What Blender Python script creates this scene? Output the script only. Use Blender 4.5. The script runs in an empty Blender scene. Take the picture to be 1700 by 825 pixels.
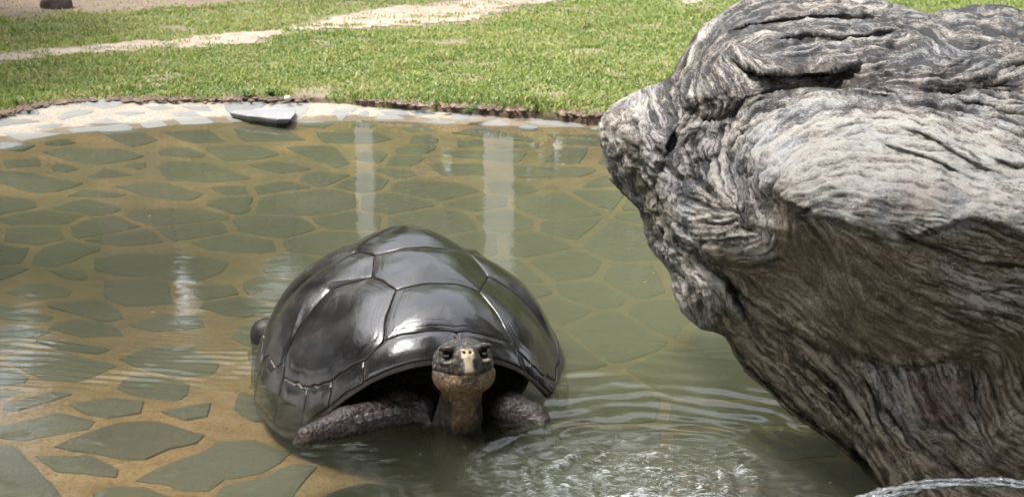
import bpy, math, random
import numpy as np
rng = np.random.default_rng(11); random.seed(5)
SC = bpy.context.scene; COL = SC.collection
R = math.radians
# ------------------------------------------------------------------ camera, sky, sun, exposure
H = 1.7; PITCH = R(15.72); FPX = 2455.0; CX, CY = 850.0, 412.5
cam_d = bpy.data.cameras.new('camera'); cam = bpy.data.objects.new('camera', cam_d); COL.objects.link(cam)
cam.location = (0, 0, H); cam.rotation_euler = (R(90) - PITCH, 0, 0)
cam_d.sensor_width = 36; cam_d.lens = 36 * FPX / 1700; cam_d.clip_start = 0.05; cam_d.clip_end = 2000
cam_d.dof.use_dof = True; cam_d.dof.focus_distance = 4.2; cam_d.dof.aperture_fstop = 9.0
SC.camera = cam
SUN_EL, SUN_AZ = R(67), R(-106)          # azimuth measured from +Y towards +X
world = bpy.data.worlds.new('World'); SC.world = world; world.use_nodes = True
wn = world.node_tree; wn.nodes.clear()
sky = wn.nodes.new('ShaderNodeTexSky'); sky.sky_type = 'NISHITA'; sky.sun_disc = False
sky.sun_elevation = SUN_EL; sky.sun_rotation = SUN_AZ; sky.air_density = 1.0; sky.dust_density = 4.0; sky.ozone_density = 1.0
hs = wn.nodes.new('ShaderNodeHueSaturation'); hs.inputs['Saturation'].default_value = 0.30; hs.inputs['Value'].default_value = 1.25
bg = wn.nodes.new('ShaderNodeBackground'); bg.inputs['Strength'].default_value = 0.15
wo = wn.nodes.new('ShaderNodeOutputWorld')
wn.links.new(sky.outputs[0], hs.inputs['Color']); wn.links.new(hs.outputs[0], bg.inputs[0]); wn.links.new(bg.outputs[0], wo.inputs[0])
sun_d = bpy.data.lights.new('sun', 'SUN'); sun_d.energy = 1.0; sun_d.angle = R(10); sun_d.color = (1.0, 0.96, 0.9)
sun = bpy.data.objects.new('sun', sun_d); COL.objects.link(sun); sun.location = (0, 0, 30)
sun.rotation_euler = (R(90) - SUN_EL, 0, -SUN_AZ + math.pi)
SC.view_settings.view_transform = 'Standard'; SC.view_settings.look = 'None'
SC.view_settings.exposure = 2.3; SC.view_settings.gamma = 1.0
SC.cycles.max_bounces = 8; SC.cycles.transparent_max_bounces = 12; SC.cycles.use_denoising = True
SC.cycles.caustics_reflective = False; SC.cycles.caustics_refractive = False

# ------------------------------------------------------------------ projection helpers (measure world points from the photograph)
cP, sP = math.cos(PITCH), math.sin(PITCH)
def ray(px, py):
    a = (np.asarray(px, float) - CX) / FPX; b = (CY - np.asarray(py, float)) / FPX
    return np.stack([a + 0 * b, cP + b * sP + 0 * a, -sP + b * cP + 0 * a], -1)
def at_z(px, py, z=0.0):
    d = ray(px, py); t = (z - H) / d[..., 2]; p = d * t[..., None]; p[..., 2] += H; return p
def at_Y(px, py, Y):
    d = ray(px, py); t = np.asarray(Y) / d[..., 1]; p = d * t[..., None]; p[..., 2] += H; return p
def project(p):
    v = np.asarray(p) - np.array([0, 0, H]); d = v[..., 1] * cP - v[..., 2] * sP; u = v[..., 1] * sP + v[..., 2] * cP
    return np.stack([CX + FPX * v[..., 0] / d, CY - FPX * u / d], -1)

# ------------------------------------------------------------------ numpy noise
_perm = np.random.default_rng(3).permutation(256); _perm = np.concatenate([_perm, _perm, _perm])
_g = np.random.default_rng(4).normal(size=(256, 3)); _g /= np.linalg.norm(_g, axis=1)[:, None]
_g32 = _g.astype(np.float32); _pc = _perm.astype(np.int32)
def pn(p):
    p = np.asarray(p); sh = p.shape[:-1]; X_, Y_, Z_ = (np.ravel(p[..., k]) for k in range(3)); fl = [np.floor(a) for a in (X_, Y_, Z_)]
    fx_, fy_, fz_ = (np.asarray(a - b, np.float32) for a, b in zip((X_, Y_, Z_), fl)); ix, iy, iz = (b.astype(np.int32) & 255 for b in fl)
    u, v, w = (t * t * t * (t * (t * 6 - 15) + 10) for t in (fx_, fy_, fz_)); out = np.zeros(len(X_), np.float32)
    for dx in (0, 1):
        hx = _pc[ix + dx]; wx0 = u if dx else 1 - u; ax0 = fx_ - dx
        for dy in (0, 1):
            hy = _pc[hx + iy + dy]; wy0 = wx0 * (v if dy else 1 - v); ay0 = fy_ - dy
            for dz in (0, 1):
                g = _g32[_pc[hy + iz + dz]]; out += wy0 * (w if dz else 1 - w) * (g[:, 0] * ax0 + g[:, 1] * ay0 + g[:, 2] * (fz_ - dz))
    return out.reshape(sh).astype(float) * 1.6
def fbm(p, o=4, gain=0.5, lac=2.03):
    a = 1; s = 0; p = np.asarray(p, float)
    for k in range(o):
        s = s + a * pn(p + 17.3 * k); p = p * lac; a *= gain
    return s
def n2(x, y, s=1.0, o=3, z=0.0):
    x, y = np.broadcast_arrays(np.asarray(x, float), np.asarray(y, float))
    return fbm(np.stack([x * s, y * s, np.full_like(x, z)], -1), o)
def sstep(a, b, x):
    t = np.clip((x - a) / (b - a), 0, 1); return t * t * (3 - 2 * t)

# ------------------------------------------------------------------ object helpers
def mesh_from(name, v, faces, smooth=False):
    v = np.asarray(v, np.float32); me = bpy.data.meshes.new(name)
    if isinstance(faces, np.ndarray): groups = [faces]
    else: groups = [np.asarray(f, np.int32) for f in faces]
    groups = [g for g in groups if len(g)]
    nl = sum(g.size for g in groups); nf = sum(len(g) for g in groups)
    me.vertices.add(len(v)); me.vertices.foreach_set('co', v.ravel())
    me.loops.add(nl); me.loops.foreach_set('vertex_index', np.concatenate([g.ravel() for g in groups]).astype(np.int32))
    tot = np.concatenate([np.full(len(g), g.shape[1], np.int32) for g in groups])
    me.polygons.add(nf); me.polygons.foreach_set('loop_start', np.concatenate([[0], np.cumsum(tot)[:-1]]).astype(np.int32))
    try: me.polygons.foreach_set('loop_total', tot)
    except Exception: pass
    me.polygons.foreach_set('use_smooth', np.full(nf, bool(smooth)))
    me.update(calc_edges=True); me.validate(); return me
def attr(me, name, val):
    a = me.attributes.new(name, 'FLOAT', 'POINT'); a.data.foreach_set('value', np.asarray(val, np.float32))
def link(name, me, mat=None, parent=None, loc=(0, 0, 0)):
    o = bpy.data.objects.new(name, me); COL.objects.link(o); o.location = loc
    if mat is not None and me is not None and not me.materials: me.materials.append(mat)
    if parent is not None: o.parent = parent
    return o
def tag(o, label=None, cat=None, group=None, kind=None):
    if label: o['label'] = label
    if cat: o['category'] = cat
    if group: o['group'] = group
    if kind: o['kind'] = kind
    return o
def empty(name, loc, rz=0.0):
    o = bpy.data.objects.new(name, None); COL.objects.link(o); o.location = loc; o.rotation_euler = (0, 0, rz); o.empty_display_size = 0.1; return o
def grid_faces(n, m, wrap=False):
    i, j = np.meshgrid(np.arange(n - 1), np.arange(m if wrap else m - 1), indexing='ij'); j2 = (j + 1) % m
    return np.stack([i * m + j, i * m + j2, (i + 1) * m + j2, (i + 1) * m + j], -1).reshape(-1, 4)
def tube(path, rad, seg=10, cap=True):
    path = np.asarray(path, float); n = len(path); rad = np.broadcast_to(np.asarray(rad, float), (n,))
    t = np.gradient(path, axis=0); t /= np.linalg.norm(t, axis=1)[:, None]
    up = np.array([0, 0, 1.0]) if abs(t[0, 2]) < .9 else np.array([1.0, 0, 0]); vs = []
    for k in range(n):
        a = np.cross(t[k], up); a /= np.linalg.norm(a); b = np.cross(a, t[k]); up = b
        th = np.arange(seg) / seg * 2 * math.pi
        vs.append(path[k] + rad[k] * (np.cos(th)[:, None] * a + np.sin(th)[:, None] * b))
    v = np.concatenate(vs); f = grid_faces(n, seg, True)
    tri = []
    if cap:
        v = np.concatenate([v, path[:1], path[-1:]]); c0, c1 = n * seg, n * seg + 1
        for k in range(seg):
            tri.append((c0, (k + 1) % seg, k)); tri.append((c1, (n - 1) * seg + k, (n - 1) * seg + (k + 1) % seg))
    return v, f, np.array(tri, int).reshape(-1, 3)

# ------------------------------------------------------------------ material helpers
class M:
    def __init__(s, name, k=.55):
        s.k = k; s.m = bpy.data.materials.new(name); s.m.use_nodes = True; s.t = s.m.node_tree
        s.t.nodes.clear(); s.out = s.n('OutputMaterial'); s.b = s.n('BsdfPrincipled'); s.l(s.b.outputs[0], s.out.inputs[0])
    def n(s, t, **k):
        x = s.t.nodes.new('ShaderNode' + t)
        for a, b in k.items(): setattr(x, a, b)
        return x
    def l(s, a, b): s.t.links.new(a, b)
    def set(s, node, **k):
        for a, b in k.items():
            a = a.replace('_', ' ')
            if hasattr(b, 'is_output'): s.l(b, node.inputs[a])
            else: node.inputs[a].default_value = b
        return node
    def P(s, **k): return s.set(s.b, **k)
    def coord(s, kind='Object', scale=(1, 1, 1)):
        mp = s.n('Mapping'); s.l(s.n('TexCoord').outputs[kind], mp.inputs[0]); mp.inputs['Scale'].default_value = scale; return mp.outputs[0]
    def geo(s, scale=(1, 1, 1)):
        mp = s.n('Mapping'); s.l(s.n('NewGeometry').outputs['Position'], mp.inputs[0]); mp.inputs['Scale'].default_value = scale; return mp.outputs[0]
    def noise(s, vec, scale, detail=4, rough=.55, dist=0, out='Fac'):
        x = s.n('TexNoise'); s.l(vec, x.inputs['Vector']); s.set(x, Scale=scale, Detail=detail, Roughness=rough, Distortion=dist); return x.outputs[out]
    def attr(s, name): x = s.n('Attribute'); x.attribute_name = name; return x.outputs['Fac']
    def ramp(s, fac, stops, interp='LINEAR'):
        x = s.n('ValToRGB'); s.l(fac, x.inputs[0]); e = x.color_ramp.elements; x.color_ramp.interpolation = interp
        while len(e) < len(stops): e.new(0.5)
        for el, (p, c) in zip(e, stops): el.position = p; el.color = (*([q * s.k for q in c] if hasattr(c, '__len__') else (c, c, c)), 1)
        return x.outputs[0]
    def mix(s, fac, a, b, mode='MIX'):
        x = s.n('Mix', data_type='RGBA', blend_type=mode)
        for sock, v in ((x.inputs[0], fac), (x.inputs[6], a), (x.inputs[7], b)):
            if hasattr(v, 'is_output'): s.l(v, sock)
            elif hasattr(v, '__len__'): sock.default_value = (*[q * s.k for q in v], 1)
            else: sock.default_value = v
        return x.outputs[2]
    def math(s, op, a, b=0.0, clamp=False):
        x = s.n('Math', operation=op, use_clamp=clamp)
        for sock, v in ((x.inputs[0], a), (x.inputs[1], b)):
            if hasattr(v, 'is_output'): s.l(v, sock)
            else: sock.default_value = v
        return x.outputs[0]
    def bump(s, h, strength=.3, dist=.01, normal=None):
        x = s.n('Bump'); s.l(h, x.inputs['Height']); s.set(x, Strength=strength, Distance=dist)
        if normal: s.l(normal, x.inputs['Normal'])
        return x.outputs[0]
    def rng(s, fac, a, b, c=0.0, d=1.0):
        x = s.n('MapRange'); s.l(fac, x.inputs[0])
        for k, v in enumerate((a, b, c, d)): x.inputs[k + 1].default_value = v
        return x.outputs[0]
    def sep(s, v): x = s.n('SeparateXYZ'); s.l(v, x.inputs[0]); return x.outputs
    def rand(s): return s.n('ObjectInfo').outputs['Random']

# --- lawn soil, mortar, flagstone, grass, water ...
def mat_lawn():
    m = M('lawn soil', .54); g = m.geo(); a = m.attr('bare'); so = m.attr('soil')
    c1 = m.ramp(m.noise(g, 14, 6, .65), [(.3, (.12, .15, .045)), (.55, (.24, .27, .085)), (.75, (.38, .33, .18))])
    c2 = m.ramp(m.noise(g, 9, 6, .6), [(.3, (.26, .19, .14)), (.7, (.42, .33, .25))])
    c3 = m.ramp(m.noise(g, 40, 4, .6), [(.3, (.09, .06, .04)), (.7, (.26, .17, .115))])
    c = m.mix(a, c1, c2); c = m.mix(so, c, c3)
    m.P(Base_Color=c, Roughness=.95, Normal=m.bump(m.noise(g, 60, 5, .7), .8, .02)); return m.m
def mat_path():
    m = M('sandy soil', .41); g = m.geo()
    c = m.ramp(m.noise(g, 5, 7, .68), [(.28, (.42, .31, .22)), (.5, (.64, .52, .41)), (.72, (.78, .68, .57))])
    c = m.mix(m.rng(m.noise(g, 55, 3, .6), .62, .72), c, (.20, .14, .09))
    m.P(Base_Color=c, Roughness=.95, Normal=m.bump(m.noise(g, 45, 5, .7), .7, .02)); return m.m
def wetness(m, g):                       # damp stain above the waterline, ragged edge
    z = m.sep(g)[2]; n = m.noise(g, 5, 4, .6)
    return m.rng(m.math('ADD', z, m.math('MULTIPLY', m.math('SUBTRACT', n, .5), .022)), .010, .015, 1, 0)
def mat_mortar():
    m = M('pond mortar'); g = m.geo(); w = wetness(m, g)
    n = m.noise(g, 7, 6, .65); nf = m.noise(g, 90, 4, .7)
    px_, py_ = m.sep(g)[0], m.sep(g)[1]; far_dim = m.math('MULTIPLY', m.math('MAXIMUM', m.rng(py_, 4.7, 6.2), m.rng(px_, -.7, .2)), m.rng(m.noise(g, 2.2, 5, .65), .30, .55, .35, 1.0))  # far and right floor darkened in colour, in place of murk and reflection
    dry = m.ramp(n, [(.3, (.38, .33, .265)), (.7, (.49, .445, .365))])
    wet = m.ramp(n, [(.25, (.22, .125, .052)), (.5, (.36, .215, .095)), (.75, (.47, .31, .155))])
    damp = m.ramp(n, [(.3, (.30, .225, .165)), (.7, (.42, .33, .25))])
    z = m.sep(g)[2]
    wc = m.mix(m.rng(z, -.012, .004), wet, damp)
    wc = m.mix(m.math('MULTIPLY', far_dim, .78), wc, (.095, .082, .038))
    c = m.mix(w, dry, wc); c = m.mix(m.rng(nf, .38, .50), m.mix(.55, c, (.12, .07, .03)), c); c = m.mix(m.rng(m.noise(g, 34, 4, .6), .60, .68, 0, .55), c, (.10, .06, .03))
    m.P(Base_Color=c, Roughness=.85, Normal=m.bump(nf, .6, .006)); return m.m
def mat_flag():
    m = M('flagstone'); g = m.geo(); w = wetness(m, g); r = m.rand(); n = m.noise(g, 6, 6, .6)
    dry = m.mix(r, (.18, .19, .19), (.29, .29, .275)); dry = m.mix(m.rng(n, .3, .75, 0, .45), dry, (.34, .315, .27))
    z = m.sep(g)[2]
    damp = m.mix(r, (.17, .185, .18), (.24, .235, .21))
    r2 = m.math('FRACT', m.math('MULTIPLY', r, 7.31)); sub = m.mix(r, (.060, .066, .050), (.150, .142, .098)); sub = m.mix(m.math('MULTIPLY', r2, .5), sub, (.11, .085, .05)); sub = m.mix(m.rng(m.noise(g, 3.5, 5, .65), .42, .66, 0, .6), sub, (.15, .125, .075)); sub = m.mix(m.rng(m.noise(g, 60, 4, .7), .58, .75, 0, .5), sub, (.03, .03, .02))
    px_, py_ = m.sep(g)[0], m.sep(g)[1]; far_dim = m.math('MULTIPLY', m.math('MAXIMUM', m.rng(py_, 4.7, 6.2), m.rng(px_, -.7, .2)), m.rng(m.noise(g, 2.2, 5, .65), .30, .55, .35, 1.0))
    sub = m.mix(m.math('MULTIPLY', far_dim, .74), sub, (.036, .040, .020))  # stones dimmed in colour likewise, for the murk and reflection over them
    c = m.mix(w, dry, m.mix(m.rng(z, -.012, .004), sub, damp))
    m.P(Base_Color=c, Roughness=.7, Normal=m.bump(m.noise(g, 25, 6, .65), .4, .01)); return m.m
def mat_grass():
    m = M('grass blade', .62); r = m.attr('tint'); h = m.attr('tip')
    c = m.ramp(r, [(0, (.085, .17, .035)), (.35, (.20, .31, .055)), (.65, (.34, .43, .085)), (.85, (.47, .47, .16)), (1, (.66, .55, .30))])
    c = m.mix(m.math('MULTIPLY', h, .25), c, (.38, .40, .14))
    m.P(Base_Color=c, Roughness=.6, Subsurface_Weight=0.0); 
    tr = m.n('BsdfTranslucent'); m.l(c, tr.inputs[0]); mx = m.n('MixShader'); mx.inputs[0].default_value = .45
    m.l(m.b.outputs[0], mx.inputs[1]); m.l(tr.outputs[0], mx.inputs[2]); m.l(mx.outputs[0], m.out.inputs[0]); return m.m
def mat_leaf(name, a, b, k=.55):
    m = M(name, k); r = m.noise(m.geo(), 1.7, 3, .6); c = m.ramp(r, [(.3, a), (.7, b)])
    m.P(Base_Color=c, Roughness=.55); tr = m.n('BsdfTranslucent'); m.l(c, tr.inputs[0]); mx = m.n('MixShader'); mx.inputs[0].default_value = .5
    m.l(m.b.outputs[0], mx.inputs[1]); m.l(tr.outputs[0], mx.inputs[2]); m.l(mx.outputs[0], m.out.inputs[0]); return m.m
def mat_bark():
    m = M('bark'); g = m.geo((1, 1, .15)); n = m.noise(g, 14, 6, .65)
    m.P(Base_Color=m.ramp(n, [(.3, (.10, .062, .048)), (.7, (.34, .22, .17))]), Roughness=.9, Normal=m.bump(n, .8, .05)); return m.m
def mat_post():
    m = M('pale post paint', .62); n = m.noise(m.geo(), 6, 5, .6)
    m.P(Base_Color=m.ramp(n, [(.3, (.76, .76, .74)), (.7, (.84, .84, .82))]), Roughness=.6); return m.m
def mat_water():
    m = M('pond water'); g = m.geo(); t = m.t; t.nodes.remove(m.b)
    n1 = m.noise(m.geo((1, 1.6, 1)), 9, 3, .5); n3 = m.noise(m.geo(), 60, 3, .6); ch = m.attr('chop')
    hgt = m.math('ADD', m.math('MULTIPLY', n1, m.rng(m.sep(g)[1], 4.5, 7.5, .0011, .0006)), m.math('MULTIPLY', m.math('MULTIPLY', n3, ch), .0045))
    nb = m.n('Bump'); m.l(hgt, nb.inputs['Height']); m.set(nb, Strength=1.0, Distance=1.0)
    fr = m.n('Fresnel'); fr.inputs['IOR'].default_value = 1.333; m.l(nb.outputs[0], fr.inputs['Normal'])
    gl = m.n('BsdfGlossy'); gl.inputs['Roughness'].default_value = 0.015; m.l(nb.outputs[0], gl.inputs['Normal'])
    tr = m.n('BsdfTransparent'); tr.inputs[0].default_value = (.93, .95, .88, 1)
    df = m.n('BsdfDiffuse'); df.inputs[0].default_value = (.100, .107, .064, 1)
    murk = m.attr('murk')
    m1 = m.n('MixShader'); m.l(murk, m1.inputs[0]); m.l(tr.outputs[0], m1.inputs[1]); m.l(df.outputs[0], m1.inputs[2])
    fo = m.n('BsdfDiffuse'); fo.inputs[0].default_value = (.62, .64, .64, 1)
    m3 = m.n('MixShader'); m.l(m.math('MULTIPLY', m.rng(m.noise(m.geo((.6, 1.5, 1)), 55, 5, .7, 1.2), .46, .64), m.attr('foam')), m3.inputs[0]); m.l(m1.outputs[0], m3.inputs[1]); m.l(fo.outputs[0], m3.inputs[2])
    m2 = m.n('MixShader'); m.l(fr.outputs[0], m2.inputs[0]); m.l(m3.outputs[0], m2.inputs[1]); m.l(gl.outputs[0], m2.inputs[2])
    m.l(m2.outputs[0], m.out.inputs[0]); return m.m
def mat_jet():
    m = M('falling water'); n = m.noise(m.geo((1, 1, 1)), 55, 4, .7); t = m.t; t.nodes.remove(m.b)
    nb = m.bump(n, 1.0, .012)
    gl = m.n('BsdfGlossy'); gl.inputs['Roughness'].default_value = .03; m.l(nb, gl.inputs['Normal'])
    tr = m.n('BsdfTransparent'); df = m.n('BsdfDiffuse'); df.inputs[0].default_value = (.5, .52, .52, 1); m.l(nb, df.inputs['Normal'])
    a = m.n('MixShader'); m.l(m.rng(n, .40, .60, .30, .90), a.inputs[0]); m.l(tr.outputs[0], a.inputs[1]); m.l(df.outputs[0], a.inputs[2])
    fr = m.n('Fresnel'); fr.inputs['IOR'].default_value = 1.5; m.l(nb, fr.inputs['Normal'])
    b = m.n('MixShader'); m.l(fr.outputs[0], b.inputs[0]); m.l(a.outputs[0], b.inputs[1]); m.l(gl.outputs[0], b.inputs[2])
    m.l(b.outputs[0], m.out.inputs[0]); return m.m
def mat_gneiss():
    m = M('banded gneiss', .47); g = m.coord('Object')
    thin = m.attr('thin'); thick = m.attr('thick'); br = m.attr('brown'); dk = m.attr('dark'); red = m.attr('red'); moss = m.attr('moss'); cr = m.attr('crack')
    fine = m.noise(g, 170, 6, .75); med = m.noise(g, 22, 5, .65); tone = m.attr('tone')
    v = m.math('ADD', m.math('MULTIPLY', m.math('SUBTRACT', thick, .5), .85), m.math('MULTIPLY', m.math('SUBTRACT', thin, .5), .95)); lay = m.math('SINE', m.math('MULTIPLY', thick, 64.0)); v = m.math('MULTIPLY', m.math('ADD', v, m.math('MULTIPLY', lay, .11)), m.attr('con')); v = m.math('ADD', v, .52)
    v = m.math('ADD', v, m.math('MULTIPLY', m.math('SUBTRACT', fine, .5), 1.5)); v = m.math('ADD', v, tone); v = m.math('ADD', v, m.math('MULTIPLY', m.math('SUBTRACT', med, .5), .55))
    blue = m.math('MULTIPLY', m.rng(m.noise(g, 6, 4, .55), .50, .62), .8)
    pale = m.mix(blue, m.ramp(v, [(.10, (.04, .037, .036)), (.26, (.15, .132, .118)), (.44, (.35, .312, .27)), (.60, (.56, .51, .44)), (.84, (.76, .715, .64))]), m.ramp(v, [(.10, (.04, .04, .045)), (.26, (.13, .135, .145)), (.48, (.29, .295, .31)), (.72, (.50, .505, .52)), (.90, (.72, .70, .66))]))
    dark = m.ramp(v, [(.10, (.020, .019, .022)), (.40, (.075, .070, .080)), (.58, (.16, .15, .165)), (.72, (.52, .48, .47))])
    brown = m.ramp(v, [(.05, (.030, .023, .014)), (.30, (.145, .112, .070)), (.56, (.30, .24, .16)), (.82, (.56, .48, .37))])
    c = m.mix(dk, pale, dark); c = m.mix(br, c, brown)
    c = m.mix(m.math('MULTIPLY', m.rng(m.math('SINE', m.math('MULTIPLY', thick, 88.0)), .93, .99), m.rng(med, .42, .58, 0, .85)), c, (.045, .04, .038))
    c = m.mix(m.math('MULTIPLY', m.attr('line'), m.rng(med, .35, .6)), c, (.03, .028, .027))
    c = m.mix(m.math('MULTIPLY', m.rng(m.noise(g, 5, 4, .6), .55, .72), .35), c, m.mix(.5, c, (.45, .30, .20)))
    c = m.mix(m.math('MULTIPLY', red, .55), c, m.ramp(v, [(.2, (.10, .045, .03)), (.7, (.27, .15, .11))]))
    c = m.mix(m.math('MULTIPLY', moss, m.rng(med, .4, .62)), c, (.085, .085, .022))
    c = m.mix(cr, c, (.018, .016, .014))
    hh = m.math('ADD', m.math('MULTIPLY', thin, .5), m.math('MULTIPLY', fine, .9))
    m.P(Base_Color=c, Roughness=.62, Normal=m.bump(hh, .8, .0038)); m.b.inputs['Specular IOR Level'].default_value = .35; return m.m
def mat_rock(name, a, b, wet=False):
    m = M(name); g = m.coord('Object'); n = m.noise(g, 9, 6, .65)
    c = m.ramp(n, [(.3, a), (.7, b)])
    if wet: c = m.mix(m.rng(m.sep(m.geo())[2], .014, .022, 1, 0), c, (.02, .025, .024))
    m.P(Base_Color=c, Roughness=.7, Normal=m.bump(m.noise(g, 30, 6, .7), .6, .01)); return m.m
def mat_scute():
    m = M('scute keratin', .75); g = m.coord('Object'); r = m.attr('edge'); n = m.noise(m.coord('Object', (1, 1, .5)), 10, 6, .6); fine = m.noise(g, 70, 5, .7)
    sc = m.noise(m.coord('Object', (1.2, .35, 1)), 38, 5, .65)
    c = m.ramp(n, [(.3, (.010, .0095, .0095)), (.52, (.021, .0195, .0195)), (.72, (.048, .043, .041))])
    c = m.mix(m.math('MULTIPLY', m.rng(m.noise(g, 6.5, 5, .6), .58, .70), .4), c, (.085, .072, .062))
    c = m.mix(m.rng(r, .95, 1.0, 0, .35), c, (.07, .055, .048))
    ro = m.math('ADD', m.rng(n, .35, .65, .08, .22), m.math('MULTIPLY', sc, .10))
    ringb = m.math('SINE', m.math('MULTIPLY', r, 75.0))
    scr = m.noise(m.coord('Object', (9, 1.2, 3)), 22, 3, .6); c = m.mix(m.rng(scr, .66, .74, 0, .3), c, (.10, .09, .085))
    hb = m.math('ADD', m.math('MULTIPLY', fine, .35), m.math('ADD', m.math('MULTIPLY', sc, .45), m.math('MULTIPLY', m.math('MULTIPLY', ringb, m.rng(r, .5, 1.0)), .10)))
    m.P(Base_Color=c, Roughness=ro, Normal=m.bump(hb, .30, .006)); m.b.inputs['Specular IOR Level'].default_value = .55
    m.b.inputs['Coat Weight'].default_value = .06; m.b.inputs['Coat Roughness'].default_value = .16; return m.m
def mat_seam():
    m = M('shell seam'); n = m.noise(m.coord('Object'), 30, 4, .6)
    m.P(Base_Color=m.mix(m.attr('rim'), m.ramp(n, [(.3, (.07, .05, .042)), (.7, (.17, .13, .11))]), (.42, .36, .32)), Roughness=.6); return m.m
def mat_skin():
    m = M('tortoise skin', .7); g = m.coord('Object'); oc = m.attr('ochre'); cre = m.attr('cream'); edge = m.attr('scale_edge'); hd = m.attr('head')
    n = m.noise(g, 45, 5, .65); n2_ = m.noise(g, 120, 4, .65)
    base = m.ramp(n, [(.3, (.010, .0075, .0065)), (.7, (.026, .0195, .0165))])
    base = m.mix(m.math('MULTIPLY', edge, .75), base, (.12, .085, .068))
    hn = m.noise(g, 75, 4, .6); headc = m.ramp(hn, [(.36, (.014, .013, .013)), (.50, (.055, .050, .046)), (.60, (.15, .135, .115)), (.70, (.42, .37, .29))])
    base = m.mix(hd, base, headc)
    och = m.ramp(n2_, [(.3, (.05, .030, .014)), (.5, (.21, .132, .058)), (.72, (.50, .35, .18))])
    c = m.mix(m.math('MULTIPLY', oc, m.rng(n, .30, .52, .35, 1)), base, och)
    c = m.mix(cre, c, m.ramp(n, [(.3, (.42, .28, .11)), (.6, (.68, .57, .42))]))
    hb = m.math('ADD', m.math('MULTIPLY', n2_, .5), n)
    m.P(Base_Color=c, Roughness=m.rng(n, .3, .7, .36, .6), Normal=m.bump(hb, .5, .004)); m.b.inputs['Specular IOR Level'].default_value = .32; return m.m
def mat_plain(name, c, rough=.5, spec=.5):
    m = M(name, .8); n = m.noise(m.coord('Object'), 25, 4, .6)
    m.P(Base_Color=m.mix(m.rng(n, .3, .7, 0, .35), c, tuple(x * .6 for x in c)), Roughness=rough); m.b.inputs['Specular IOR Level'].default_value = spec; return m.m

# ------------------------------------------------------------------ outlines of pond and lawn
def catmull(pts, k=8, closed=True):
    p = np.asarray(pts, float); n = len(p); out = []
    for i in range(n if closed else n - 1):
        a, b, c, d = (p[(i - 1) % n], p[i], p[(i + 1) % n], p[(i + 2) % n]) if closed else (p[max(i - 1, 0)], p[i], p[i + 1], p[min(i + 2, n - 1)])
        for t in np.arange(k) / k:
            out.append(.5 * (2 * b + (c - a) * t + (2 * a - 5 * b + 4 * c - d) * t * t + (3 * b - a - 3 * c + d) * t ** 3))
    if not closed: out.append(p[-1])
    return np.array(out)
_sdc = {}
def sdist(x, y, poly):
    """signed distance to a closed polygon; large point sets read it from a 3.5 cm table"""
    if np.size(x) < 6000 or poly[:, 0].max() > 100: return sdist_exact(x, y, poly)
    key = poly.tobytes()
    if key not in _sdc:
        lo = poly.min(0) - 1.2; hi = poly.max(0) + 1.2; st_ = .035 if len(poly) > 60 else .06; a = np.arange(lo[0], hi[0], st_); b = np.arange(lo[1], hi[1], st_)
        _sdc[key] = (lo, st_, sdist_exact(*np.meshgrid(a, b, indexing='ij'), poly))
    lo, st_, T = _sdc[key]; i = (np.asarray(x) - lo[0]) / st_; j = (np.asarray(y) - lo[1]) / st_
    ic = np.clip(i, 0, T.shape[0] - 1.001); jc = np.clip(j, 0, T.shape[1] - 1.001); i0 = ic.astype(int); j0 = jc.astype(int); u = ic - i0; v = jc - j0
    return T[i0, j0] * (1 - u) * (1 - v) + T[i0 + 1, j0] * u * (1 - v) + T[i0, j0 + 1] * (1 - u) * v + T[i0 + 1, j0 + 1] * u * v + np.hypot(i - ic, j - jc) * st_
def sdist_exact(x, y, poly):
    """signed distance to a closed polygon, negative inside"""
    P = np.stack([np.ravel(x), np.ravel(y)], -1).astype(np.float32); A = poly.astype(np.float32); B = np.roll(A, -1, 0); out = np.empty(len(P))
    for s in range(0, len(P), 4000):
        q = P[s:s + 4000, None, :]; d = B - A; w = q - A
        t = np.clip((w * d).sum(-1) / np.maximum((d * d).sum(-1), 1e-12), 0, 1)
        e = w - d * t[..., None]; dist = np.sqrt((e * e).sum(-1).min(1))
        yy = q[..., 1]; c = ((A[:, 1] <= yy) != (B[:, 1] <= yy)) & (q[..., 0] < A[:, 0] + (yy - A[:, 1]) / np.where(d[:, 1] == 0, 1e-9, d[:, 1]) * d[:, 0])
        out[s:s + 4000] = np.where(c.sum(1) % 2 == 1, -dist, dist)
    return out.reshape(np.shape(x))
shore_px = [(-60, 258), (0, 245), (60, 231), (120, 222), (200, 216), (300, 208), (380, 204), (500, 203), (600, 201), (680, 204), (760, 207), (850, 210), (960, 212), (1010, 216), (1100, 222), (1200, 236)]
sp = at_z(*np.array(shore_px, float).T, 0.0)[:, :2]
SHORE = catmull(list(map(tuple, sp)) + [(2.4, 7.5), (3.2, 6.2), (3.5, 4.6), (3.2, 2.9), (2.2, 1.6), (0.3, 1.1), (-2.0, 1.3), (-3.8, 2.6), (-4.6, 4.4), (-4.5, 6.2), (-3.7, 7.3)], 6)
grass_px = [(-60, 196), (0, 187), (40, 178), (90, 170), (150, 165), (260, 164), (400, 163), (520, 163), (600, 166), (700, 172), (800, 178), (900, 184), (1000, 190), (1100, 197), (1200, 206)]
gp = at_z(*np.array(grass_px, float).T, 0.07)[:, :2]
GRASS = catmull(list(map(tuple, gp)) + [(2.9, 7.9), (3.9, 6.4), (4.2, 4.6), (3.9, 2.6), (2.6, 0.9), (0.3, 0.35), (-2.3, 0.6), (-4.4, 2.1), (-5.3, 4.4), (-5.2, 6.4), (-4.4, 7.7)], 6)
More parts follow.
